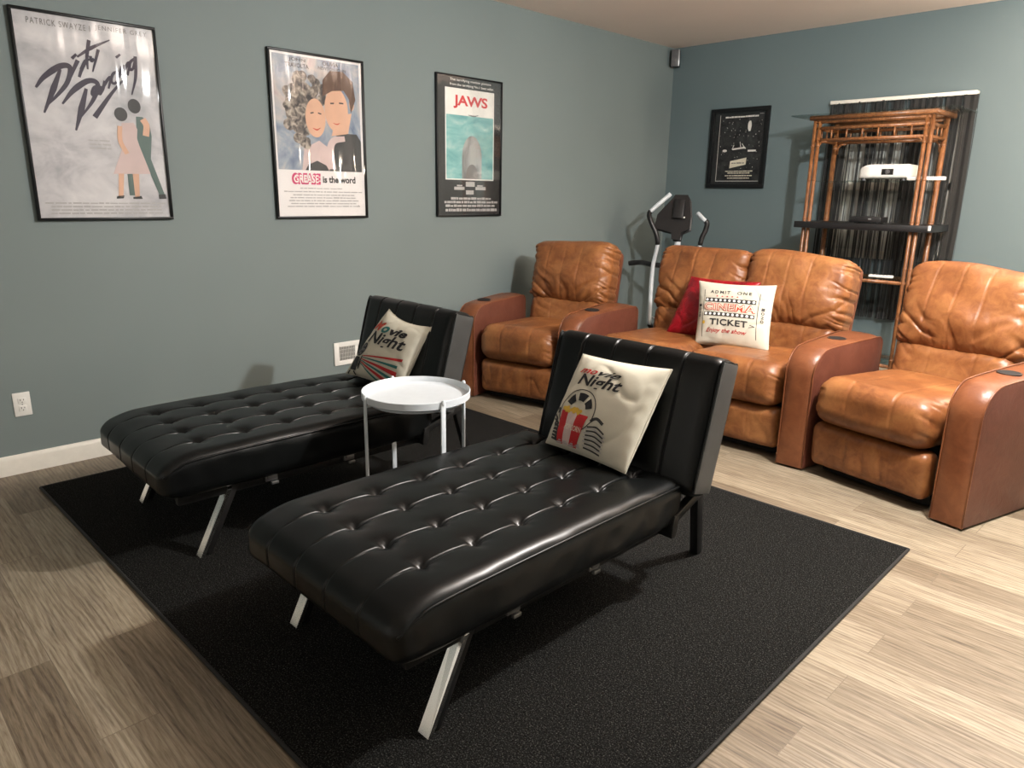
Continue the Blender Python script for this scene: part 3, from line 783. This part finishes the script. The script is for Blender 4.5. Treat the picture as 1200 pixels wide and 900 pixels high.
K = {'D1stem': [(0.177, 0.681), (0.139, 0.594), (0.088, 0.485)], 'D1bowl': [(0.068, 0.592), (0.108, 0.642), (0.179, 0.695), (0.219, 0.693), (0.2, 0.629), (0.152, 0.568), (0.094, 0.509)], 'i': [(0.255, 0.73), (0.233, 0.688), (0.216, 0.654)], 'idot': [(0.231, 0.734), (0.252, 0.756)], 'r': [(0.285, 0.726), (0.264, 0.685), (0.252, 0.656)], 'rs': [(0.261, 0.691), (0.286, 0.729), (0.306, 0.74)], 't': [(0.313, 0.825), (0.296, 0.75), (0.293, 0.695)], 'tx': [(0.254, 0.744), (0.318, 0.791), (0.404, 0.838)], 'y': [(0.311, 0.756), (0.313, 0.733), (0.326, 0.746)], 'yt': [(0.349, 0.789), (0.333, 0.743), (0.313, 0.686)], 'D2stem': [(0.276, 0.608), (0.245, 0.516), (0.21, 0.416)], 'D2bowl': [(0.167, 0.53), (0.222, 0.596), (0.289, 0.644), (0.328, 0.633), (0.302, 0.563), (0.241, 0.48)], 'a': [(0.34, 0.626), (0.311, 0.617), (0.299, 0.586), (0.316, 0.582), (0.339, 0.62)], 'at': [(0.342, 0.627), (0.33, 0.584)], 'n': [(0.361, 0.652), (0.349, 0.615), (0.334, 0.586)], 'n2': [(0.35, 0.621), (0.378, 0.663), (0.389, 0.666), (0.374, 0.618)], 'c': [(0.426, 0.699), (0.403, 0.689), (0.39, 0.656), (0.403, 0.644), (0.424, 0.665)], 'i2': [(0.445, 0.726), (0.431, 0.688), (0.421, 0.658)], 'i2dot': [(0.423, 0.763), (0.444, 0.78)], 'n3': [(0.458, 0.734), (0.443, 0.686)], 'n4': [(0.449, 0.698), (0.474, 0.743), (0.48, 0.738), (0.468, 0.688)], 'g': [(0.508, 0.769), (0.486, 0.75), (0.48, 0.718), (0.496, 0.724), (0.51, 0.77)], 'gt': [(0.512, 0.78), (0.504, 0.686), (0.477, 0.6)], 'under': [(0.463, 0.684), (0.388, 0.601), (0.298, 0.482)]}
k = Ink()
wd = dict(D1stem=(.012, .026, .008), D1bowl=(.010, .026, .022, .018, .006), i=(.018, .012), idot=(.014, .010), r=(.016, .012), rs=(.008, .014, .008), t=(.016, .014, .008), tx=(.008, .016, .005),
          y=(.014, .012, .012), yt=(.014, .012, .006), D2stem=(.014, .028, .008), D2bowl=(.008, .026, .022, .02, .006), under=(.006, .014, .024), gt=(.016, .014, .006))
for nm, pts in K.items(): k.stroke(pts, wd.get(nm, (.012, .014, .009)))
k.lay('title_lettering', g1, I['purple'], s1, .001)
k = Ink().text('PATRICK SWAYZE', .066, .305, .862, .026, .006, 0, 1.25).text('JENNIFER GREY', .345, .575, .870, .026, .006, 0, 1.25); k.rect(.320, .862, .323, .888)
k.lay('name_lettering', g1, I['grey'], s1, .001)
# plain stand-in figures
k = Ink().disc(.416, .505, .030, .032).disc(.482, .548, .030, .034); k.lay('picture', g1, I['char'], s1, .0012)
k = Ink().poly([(.515, .50), (.545, .47), (.55, .41), (.535, .30), (.585, .125), (.56, .12), (.50, .30), (.478, .40), (.485, .50)]).rect(.415, .12, .44, .24); k.lay('picture', g1, I['slate'], s1, .0010)
k = Ink().poly([(.415, .465), (.47, .47), (.485, .44), (.478, .39), (.526, .227), (.351, .222), (.415, .37), (.405, .42)]); k.lay('picture', g1, I['rose'], s1, .0014)
k = Ink().poly([(.375, .225), (.40, .225), (.385, .115), (.362, .107)]).poly([(.44, .225), (.47, .225), (.462, .115), (.44, .11)]).stroke([(.405, .45), (.40, .38), (.425, .32)], .022).stroke([(.515, .49), (.53, .46), (.522, .41)], .03)
k.lay('picture', g1, I['skin'], s1, .0016)
k = Ink().poly([(.355, .115), (.39, .12), (.385, .105), (.352, .103)]).poly([(.43, .112), (.47, .118), (.475, .103), (.43, .102)]).poly([(.555, .125), (.588, .128), (.592, .105), (.555, .103)]); k.lay('picture', g1, I['char'], s1, .0016)
k = Ink(); credits(k, .257, .358, (.373, .355, .337), .006, 4); credits(k, .04, .585, (.078, .062, .046, .03), .007, 5); k.lay('credit_lines', g1, I['lgrey'], s1, .001)

A2 = plain('print_white', S(232, 228, 226), .5, var=.02, scale=4)
t2, s2, g2 = poster('framed_poster', 'poster of two painted heads above a pink outlined word in thin black frame', .62, .926, -3.9655, 1.2019, .013, M['frame_black'], A2, glaze='glazing_wavy')
def mottle(name, stops, scale, sc=(1, 1, 1)):
    m = NT(name); m.set(.55, 0, .3); m.base(m.ramp(m.noise(m.coord(sc), scale, 4, .55, .6), stops)); return m.m
Ink().rect(.030, .278, .590, .900).lay('picture', g2, mottle('print_soft_sky', [(.3, S(96, 112, 138)), (.45, S(150, 160, 172)), (.6, S(196, 186, 180)), (.75, S(176, 140, 150))], 5), s2, .0006)
# plain stand-ins for the painted pair: soft head and shoulder shapes
k = Ink().poly([(.18, .278), (.20, .40), (.30, .45), (.38, .40), (.40, .278)]); k.lay('picture', g2, I['rose'], s2, .0010)
k = Ink()
rnd = random.Random(2)
for i in range(46):
    a = rnd.uniform(25, 265); rr2 = rnd.uniform(.09, .155); k.disc(.235+rr2*math.cos(R(a)), .61+1.25*rr2*math.sin(R(a)), rnd.uniform(.018, .034), None, 12)
k.disc(.2, .62, .11, .15)
k.lay('picture', g2, mottle('print_hair_pale', [(.35, S(62, 56, 56)), (.5, S(122, 112, 104)), (.65, S(184, 172, 158))], 30), s2, .0012)
Ink().disc(.283, .575, .066, .108, 30).lay('picture', g2, I['skin'], s2, .0015)
Ink().poly([(.36, .278), (.37, .42), (.43, .50), (.56, .50), (.590, .46), (.590, .278)]).poly([(.2, .278), (.22, .31), (.28, .335), (.34, .31), (.36, .278)]).lay('picture', g2, I['char'], s2, .0014)
Ink().poly([(.385, .48), (.50, .50), (.53, .62), (.42, .60)]).disc(.425, .630, .080, .125, 30).disc(.532, .67, .018, .035, 14).lay('picture', g2, I['skin'], s2, .0016)
Ink().poly([(.335, .70), (.34, .79), (.39, .845), (.48, .85), (.545, .80), (.56, .70), (.525, .62), (.515, .70), (.48, .745), (.40, .735)]).lay('picture', g2, I['brown'], s2, .0018)
Ink().stroke([(.38, .29), (.372, .40), (.40, .455), (.475, .47)], (.05, .045, .03)).lay('picture', g2, I['rose'], s2, .0020)
k = Ink().stroke([(.25, .60), (.272, .605)], .007).stroke([(.30, .605), (.322, .60)], .007).stroke([(.385, .665), (.41, .668)], .008).stroke([(.445, .672), (.475, .672)], .008); k.lay('picture', g2, I['char'], s2, .0020)
k = Ink().stroke([(.262, .518), (.288, .51), (.312, .522)], (.003, .009, .003)).stroke([(.40, .555), (.425, .550), (.445, .558)], (.003, .007, .003)); k.lay('picture', g2, I['rust'], s2, .0020)
k = Ink().text('JOHN', .13, .235, .868, .022, .02).text('TRAVOLTA', .105, .255, .838, .024, .02).text('OLIVIA', .345, .45, .870, .022, .02).text('NEWTON-JOHN', .315, .50, .840, .024, .02); k.lay('name_lettering', g2, I['char'], s2, .0010)
k = Ink().text('GREASE', .108, .298, .196, .066, .075, .06, 1.05); k.lay('title_lettering', g2, I['pink'], s2, .0008)
k = Ink().text('GREASE', .122, .284, .206, .046, .02, .06, 1.05); k.lay('title_lettering', g2, I['white'], s2, .0013)
Ink().text('is the word', .312, .54, .208, .040, .030).lay('title_lettering', g2, I['black'], s2, .0010)
k = Ink(); credits(k, .16, .45, (.172,), .006, 1); credits(k, .055, .585, (.152, .133, .117, .100, .083, .067), .007, 8); k.poly([(.545, .066), (.556, .08), (.567, .066)]); k.lay('credit_lines', g2, I['lgrey'], s2, .001)

A3 = plain('print_black', (.012, .012, .013, 1), .45, var=.05)
t3, s3, g3 = poster('framed_poster', 'black-bordered poster with red title above a pale teal sea panel', .609, .934, -2.7803, 1.2039, .010, M['frame_black'], A3, glaze='glazing_flat')
Ink().rect(.082, .250, .536, .852).lay('picture', g3, I['white'], s3, .0006)
Ink().rect(.090, .258, .528, .680).lay('picture', g3, mottle('print_sea', [(.3, S(96, 158, 160)), (.5, S(132, 186, 184)), (.7, S(176, 206, 200))], 5, (1, 1, 2.4)), s3, .0010)
Ink().text('JAWS', .155, .472, .722, .088, .03, 0, .95).lay('title_lettering', g3, I['jaws'], s3, .0010)
# plain stand-in: a tall grey rounded peak
Ink().poly([(.232, .258)]+[(.325-.093*math.cos(R(i*6)) * (1 if i < 15 else 1), .40+.15*math.sin(R(i*6))) for i in range(31)]+[(.418, .258)]).lay('picture', g3, mottle('print_peak', [(.35, S(92, 98, 100)), (.65, S(168, 172, 170))], 9, (1, 1, .4)), s3, .0014)
Ink().disc(.325, .258, .06, .10, 24, 0, 180).lay('picture', g3, I['grey'], s3, .0018)
Ink().stroke([(.29, .686), (.34, .682), (.385, .69)], (.004, .010, .004)).lay('picture', g3, I['grey'], s3, .0016)
k = Ink().text('The terrifying motion picture', .125, .502, .893, .020, .008).text('from the terrifying No.1 best seller.', .125, .532, .863, .020, .008); k.lay('tagline_lettering', g3, I['white'], s3, .0010)
k = Ink().rect(.267, .205, .352, .238).rect(.269, .151, .342, .180).rect(.160, .182, .255, .203).rect(.360, .183, .459, .205); k.rect(.185, .206, .235, .216).rect(.375, .207, .43, .217)
k.lay('credit_lines', g3, I['lgrey'], s3, .0010)
k = Ink(); credits(k, .13, .51, (.115,), .017, 2); credits(k, .07, .58, (.090,), .017, 3); credits(k, .08, .56, (.065,), .017, 6); credits(k, .08, .57, (.034,), .022, 7); k.lay('credit_lines', g3, I['lgrey'], s3, .0010)

t4, s4, g4 = poster('framed_poster', 'small black and white poster in a thick black frame on the back wall', .543, .663, 0, 1.4462, .034, M['frame_black'], M['mat_black'], 'back', .4454, .03, 'glazing_flat')
Ink().rect(.084, .060, .490, .608).lay('picture', g4, mottle('print_dark', [(.35, (.008, .008, .009, 1)), (.7, (.045, .047, .048, 1))], 14), s4, .0006)
k = Ink().rect(.082, .058, .0855, .610).rect(.082, .057, .49, .0605).rect(.45, .606, .487, .608)
credits(k, .133, .441, (.584,), .014, 12, .004)
k.disc(.367, .513, .017, .042, 20).poly([(.352, .50), (.382, .50), (.378, .470), (.36, .470)]).disc(.15, .314, .022, .011, 14).rect(.369, .302, .444, .317)
k.poly([(.215, .330), (.225, .318), (.352, .330), (.335, .345), (.30, .335)]).stroke([(.225, .335), (.235, .36)], .006).stroke([(.30, .34), (.29, .385)], .006).stroke([(.31, .37), (.345, .325)], .006)
rnd = random.Random(5)
for i in range(70): k.disc(rnd.uniform(.095, .48), rnd.uniform(.16, .57), rnd.uniform(.0012, .0034), None, 6)
k.lay('picture', g4, I['white'], s4, .0010)
k = Ink().poly([(.212, .226), (.364, .254), (.361, .196), (.208, .166)]); k.lay('picture', g4, I['cream'], s4, .0012)
k = Ink(); credits(k, .225, .345, (.205,), .010, 4); k.lay('picture', g4, I['grey'], s4, .0016)
k = Ink(); credits(k, .172, .429, (.138, .122, .100, .080), .009, 9, .004); k.lay('credit_lines', g4, I['cream'], s4, .0012)

# ------------------------------------------------------------------ outlet, vent, corner speaker
ol = empty('wall_outlet', 'white duplex power outlet low on the grey wall above the baseboard', 'outlet', (0, -5.342, .342))
MB().box((.003, 0, 0), (.006, .072, .116), .002).build('cover_plate', M['white_plastic'], ol)
for dz in (.0195, -.0195):
    r_ = MB().box((.0072, 0, dz), (.005, .034, .029), .002).build('socket', M['white_plastic'], ol)
    MB().box((.0098, -.0065, dz+.003), (.0012, .0025, .009), 0).box((.0098, .0065, dz+.003), (.0012, .0025, .007), 0).box((.0098, 0, dz-.008), (.0012, .004, .004), 0).build('socket_slots', M['dark'], r_, False)
MB().lathe([(0, .0012), (.003, .0008), (.0032, 0)], (0, 0, 0), 12, T((.006, 0, 0), 0, R(90))).build('screw', M['steel'], ol)
vt = empty('wall_vent', 'white louvred air vent low on the grey wall behind the far chaise', 'vent', (0, -3.475, .342))
v_ = MB()
for yy, w in ((-.137, .036), (.137, .036)): v_.box((.005, yy, 0), (.010, w, .15), .002)
v_.box((.005, .012, 0), (.0095, .022, .088), .001)
for zz in (-.060, .060): v_.box((.005, 0, zz), (.0098, .2395, .030), .001)
v_.build('vent_frame', M['white_plastic'], vt)
MB().box((.0015, 0, 0), (.002, .28, .11), 0).build('duct_opening', M['dark'], vt, False)
lv = MB()
for i in range(25):
    lv.box((.0055, -.115+.0096*i, 0), (.006, .0024, .092), 0, Euler((0, 0, R(8 if i < 12 else -50))))
for zz in (-.025, 0, .025): lv.box((.0035, 0, zz), (.004, .23, .0025), 0)
lv.build('louvres', M['white_plastic'], vt, False)
sp = empty('corner_speaker', 'small black and silver speaker mounted in the corner under the ceiling', 'speaker', (.066, -.075, 2.488), R(28))
MB().box((0, .004, .072), (.075, .07, .145), .008).build('speaker_body', M['black_plastic'], sp)
MB().box((0, -.034, .072), (.070, .012, .142), .005).build('front_grille', M['grey_plastic'], sp)
MB().box((.030, -.042, .072), (.014, .006, .138), .002).build('silver_trim', M['silver'], sp)
MB().bar((0, .035, .10), (0, .075, .10), .02, .02).build('mounting_bracket', M['black_metal'], sp)

# ------------------------------------------------------------------ curtain on the back wall window
CX0, CX1, CZ0, CZ1 = 1.502, 2.515, .47, 2.075
cu = empty('window_curtain', 'black sheer gathered curtain hanging over the back wall window', 'curtain', ((CX0+CX1)/2, -.06, CZ0))
def curtain():
    nx, nz = 260, 40; vs, fs = [], []
    for j in range(nz+1):
        t = j/nz
        for i in range(nx+1):
            s = i/nx; x = CX0+(CX1-CX0)*s
            w = 1.0 if t < .93 else .55
            y = (.009*math.sin(s*130+2.4*math.sin(s*11)+.5*math.sin(t*3+s*9))+.012*math.sin(s*37+2+.5*t))*w+.006*noise.noise(Vector((s*30, t*3, 0)))
            z = CZ0+(CZ1-CZ0)*t + (.012*noise.noise(Vector((s*70, 0, 4)))+.006 if t > .985 else 0)
            sx = (x-(CX0+CX1)/2)*(1+.02*(1-t))
            vs.append((sx, y, z-CZ0))
    for j in range(nz):
        for i in range(nx): fs.append((j*(nx+1)+i, j*(nx+1)+i+1, (j+1)*(nx+1)+i+1, (j+1)*(nx+1)+i))
    return vs, fs
cm = put('sheer_panel', *curtain(), M['sheer'], cu, True)
MB().box((-.005, .020, CZ1-CZ0+.012), (1.0, .06, .026), .004).build('curtain_rod', M['trim'], cu)

# ------------------------------------------------------------------ rattan rack
RX, RY = 1.995, -.335
RW, RD, RH = .375, .175, 1.945
rk = empty('rattan_rack', 'tall brown rattan shelving rack with glass top in front of the black curtain', 'shelving rack', (RX, RY, 0))
for sx in (-1, 1):
    for sy in (-1, 1):
        p = MB()
        for dx, dy in ((-.017, 0), (.017, 0)) if sy < 0 else ((0, 0),):
            rr3 = .0135 if sy < 0 else .019
            p.tube([(sx*RW+dx, sy*RD+dy, 0), (sx*RW+dx, sy*RD+dy, .6), (sx*RW+dx, sy*RD+dy, RH-.03)], rr3, 14)
            for zz in (.25, .55, .9, 1.22, 1.5, 1.74): p.tube([(sx*RW+dx, sy*RD+dy, zz-.006), (sx*RW+dx, sy*RD+dy, zz), (sx*RW+dx, sy*RD+dy, zz+.006)], [rr3, rr3+.0035, rr3], 14, False)
        p.build('post', M['rattan'], rk, True)
tp = MB()
for sy in (-1, 1): tp.tube([(-RW-.05, sy*(RD+.02), RH-.012), (RW+.05, sy*(RD+.02), RH-.012)], .016, 12)
for sx in (-1, 1): tp.tube([(sx*(RW+.035), -RD-.03, RH-.012), (sx*(RW+.035), RD+.03, RH-.012)], .016, 12)
for sy in (-1, 1): tp.tube([(-RW-.02, sy*RD, RH-.04), (RW+.02, sy*RD, RH-.04)], .012, 12)
tp.build('top_rail', M['rattan'], rk, True)
fw_ = MB()
for z in (RH-.085, RH-.165):
    for sy in (-1, 1): fw_.tube([(-RW, sy*RD, z), (RW, sy*RD, z)], .0125, 12)
    for sx in (-1, 1): fw_.tube([(sx*RW, -RD, z), (sx*RW, RD, z)], .0125, 12)
for i in range(1, 7):
    for sy in (-1, 1): fw_.tube([(-RW+2*RW*i/7, sy*RD, RH-.165), (-RW+2*RW*i/7, sy*RD, RH-.085)], .0065, 10)
for i in (1, 2, 3):
    for sx in (-1, 1): fw_.tube([(sx*RW, -RD+2*RD*i/4, RH-.165), (sx*RW, -RD+2*RD*i/4, RH-.085)], .0065, 10)
fw_.build('fretwork', M['rattan'], rk, True)
for sx in (-1, 1):
    for sy in (-1, 1):
        bk_ = MB().tube([(sx*(RW-.085), sy*RD, RH-.172), (sx*(RW-.045), sy*RD, RH-.178), (sx*(RW-.022), sy*RD, RH-.20), (sx*(RW-.018), sy*RD, RH-.25)], .009, 10)
        bk_.build('corner_bracket', M['rattan'], rk, True)
MB().box((0, -.02, RH+.006), (1.09, .48, .009), .002).build('glass_top', M['glass'], rk)
MB().box((0, 0, 1.492), (RW*2-.03, RD*2+.0, .008), .001).build('glass_shelf', M['glass'], rk)
for z in (.80, .20):
    rl_ = MB()
    for sy in (-1, 1): rl_.tube([(-RW, sy*RD, z), (RW, sy*RD, z)], .009 if z > 1 else .013, 10)
    for sx in (-1, 1): rl_.tube([(sx*RW, -RD, z), (sx*RW, RD, z)], .009 if z > 1 else .013, 10)
    rl_.build('shelf_rail', M['rattan'], rk, True)
MB().box((0, 0, .822), (RW*2-.03, RD*2, .008), .001).build('glass_shelf', M['glass'], rk)
MB().box((0, 0, .222), (RW*2-.03, RD*2, .008), .001).build('glass_shelf', M['glass'], rk)
bs = MB().box((.02, -.015, 1.178), (.93, .44, .046), .004).build('dark_shelf', M['black_plastic'], rk); bs['label'] = 'thick black shelf board'
MB().box((.49, -.2365, 1.185), (.018, .003, .034), .001).build('price_tag', M['white_plastic'], bs)
# projector
pj = empty('projector', 'white video projector on the upper shelf of the rattan rack', 'projector', (2.100, -.36, 1.4965), R(3))
def pj_taper(p, N, h):
    e = max(0, (-p.x/h.x-.45)/.55); p = p.copy(); p.z -= max(0, p.z+h.z)*.30*e*e; p.y += max(0, -p.y)*.35*e*e; return p
v, f = rbox((.345, .24, .095), .022, (28, 16, 12), pj_taper); MB().add(v, f, T((0, 0, .0625))).build('projector_body', M['white_plastic'], pj, True)
MB().box((.03, -.1195, .058), (.078, .006, .040), .003).build('lens_recess', M['dark'], pj)
MB().lathe([(0, .010), (.012, .008), (.016, .002), (.017, -.004)], (0, 0, 0), 24, T((.03, -.122, .058), R(90))).build('lens', M['grey_plastic'], pj)
gv = MB()
for i in range(6): gv.box((-.150+.0085*i, -.088-.0042*i, .050), (.003, .012, .034), .001)
gv.build('vent_slots', M['grey_plastic'], pj)
for x, y in ((-.13, -.08), (.13, -.08), (-.13, .08), (.13, .08)): MB().lathe([(0, .016), (.012, .016), (.014, 0), (0, 0)], (x, y, 0), 16).build('foot', M['grey_plastic'], pj)
tr_ = tag(MB().box((0, 0, 0), (.23, .05, .024), .004).build('white_shelf_strip', M['white_plastic']), 'narrow white strip lying on the glass rack shelf beside the projector', 'strip'); tr_.location = (2.388, -.470, 1.5095)
bx_ = empty('media_player', 'small black media box lying on the dark middle shelf of the rack', 'media player', (2.04, -.44, 1.2015))
MB().box((0, 0, .026), (.215, .15, .040), .005).build('player_case', M['black_plastic'], bx_)
MB().box((.035, -.0755, .030), (.02, .002, .008), 0).build('indicator', M['silver'], bx_, False)
for x in (-.08, .08):
    for y in (-.05, .05): MB().lathe([(0, 0), (.01, 0), (.01, .008), (0, .008)], (x, y, 0), 12).build('foot', M['grey_plastic'], bx_)
rm = tag(MB().box((0, 0, 0), (.16, .045, .018), .005).build('remote_control', M['white_plastic']), 'small white remote lying on the low glass shelf of the rack', 'remote'); rm.location = (2.19, -.47, .8355); rm.rotation_euler = (0, 0, R(12))
kb = MB()
for i in range(5): kb.box((-.05+.022*i, 0, .0095), (.012, .022, .003), .001)
kb.build('buttons', M['grey_plastic'], rm)

# ------------------------------------------------------------------ elliptical trainer
el = empty('elliptical_trainer', 'grey and white elliptical trainer standing in the corner behind the loveseat', 'elliptical trainer', (.64, -.72, 0), R(20))
MB().box((0, .30, .035), (.50, .06, .05), .015).box((0, -.32, .035), (.50, .06, .05), .015).box((0, 0, .05), (.07, .62, .05), .01).build('base_frame', M['grey_plastic'], el)
MB().lathe([(0, -.06), (.20, -.06), (.22, -.03), (.22, .03), (.20, .06), (0, .06)], (0, 0, 0), 40, T((0, .06, .30), 0, R(90))).build('flywheel_cover', M['grey_plastic'], el)
MB().tube([(0, -.04, .06), (0, -.03, .55), (0, .0, 1.06)], .026, 16).build('mast', M['white_metal'], el, True)
con = MB()
prof = [(-.175, -.07), (-.165, .03), (-.06, .165), (-.045, .19), (.045, .19), (.06, .165), (.085, .03), (.09, -.07), (.03, -.10), (.022, -.155), (-.022, -.155), (-.03, -.10)]
con.prism(prof, -.035, .035, 'y')
bmc = bmesh.new(); mm = bpy.data.meshes.new('console'); mm.from_pydata([tuple(v) for v in con.v], [], con.f); bmc.from_mesh(mm); bmesh.ops.bevel(bmc, geom=bmc.edges[:], offset=.014, segments=3, affect='EDGES'); bmesh.ops.recalc_face_normals(bmc, faces=bmc.faces)
for v in bmc.verts: v.co = T((0, -.01, 1.175), R(-18)) @ v.co
bmc.to_mesh(mm); bmc.free(); mm.materials.append(M['black_plastic']); mm.shade_smooth(); mm.set_sharp_from_angle(angle=R(40))
co = bpy.data.objects.new('console', mm); COL.objects.link(co); co.parent = el
MB().box((.0, 0, 0), (.085, .012, .16), .004).build('screen_hood', M['black_plastic'], co).matrix_local = T((.0, -.048, 1.27), R(-18))
MB().lathe([(0, .004), (.007, .003), (.008, 0)], (0, 0, 0), 14, T((.05, -.052, 1.20), R(90))).build('button', M['white_plastic'], co)
for pts in ([(-.17, -.10, .30), (-.19, -.04, .75), (-.155, -.06, 1.0), (-.22, -.07, 1.16), (-.235, -.08, 1.225), (-.20, -.07, 1.27), (-.085, -.01, 1.385)],
            [(.17, -.02, .30), (.17, .02, .75), (.185, .02, 1.0), (.215, .03, 1.10), (.222, .03, 1.16), (.19, .03, 1.19), (.135, .06, 1.235)]):
    sp_ = spline(pts, 8)
    h_ = MB().tube(sp_[:17], .017, 14).build('handlebar', M['white_metal'], el, True)
    MB().tube(sp_[15:37], .0205, 14).build('foam_grip', M['black_plastic'], h_, True)
    MB().tube(sp_[36:], .017, 14).build('handle_tip', M['white_metal'], h_, True)
for sx in (-1, 1):
    MB().box((sx*.14, -.12, .20), (.11, .30, .03), .012).bar((sx*.17, -.10, .31), (sx*.14, -.02, .2), .03, .03).build('pedal', M['black_plastic'], el)
    MB().bar((sx*.09, .06, .30), (sx*.13, -.02, .205), .03, .022).build('crank_arm', M['steel'], el)
ph = MB().tube(spline([(-.44, .11, .79), (-.33, .10, .805), (-.22, .02, .80), (-.03, .0, .79)], 6), .022, 14)
ph.build('pulse_handle', M['black_plastic'], el, True)
MB().tube([(-.20, .02, .80), (-.20, .02, .35), (-.12, .04, .32)], .014, 12).build('pulse_post', M['white_metal'], el, True)
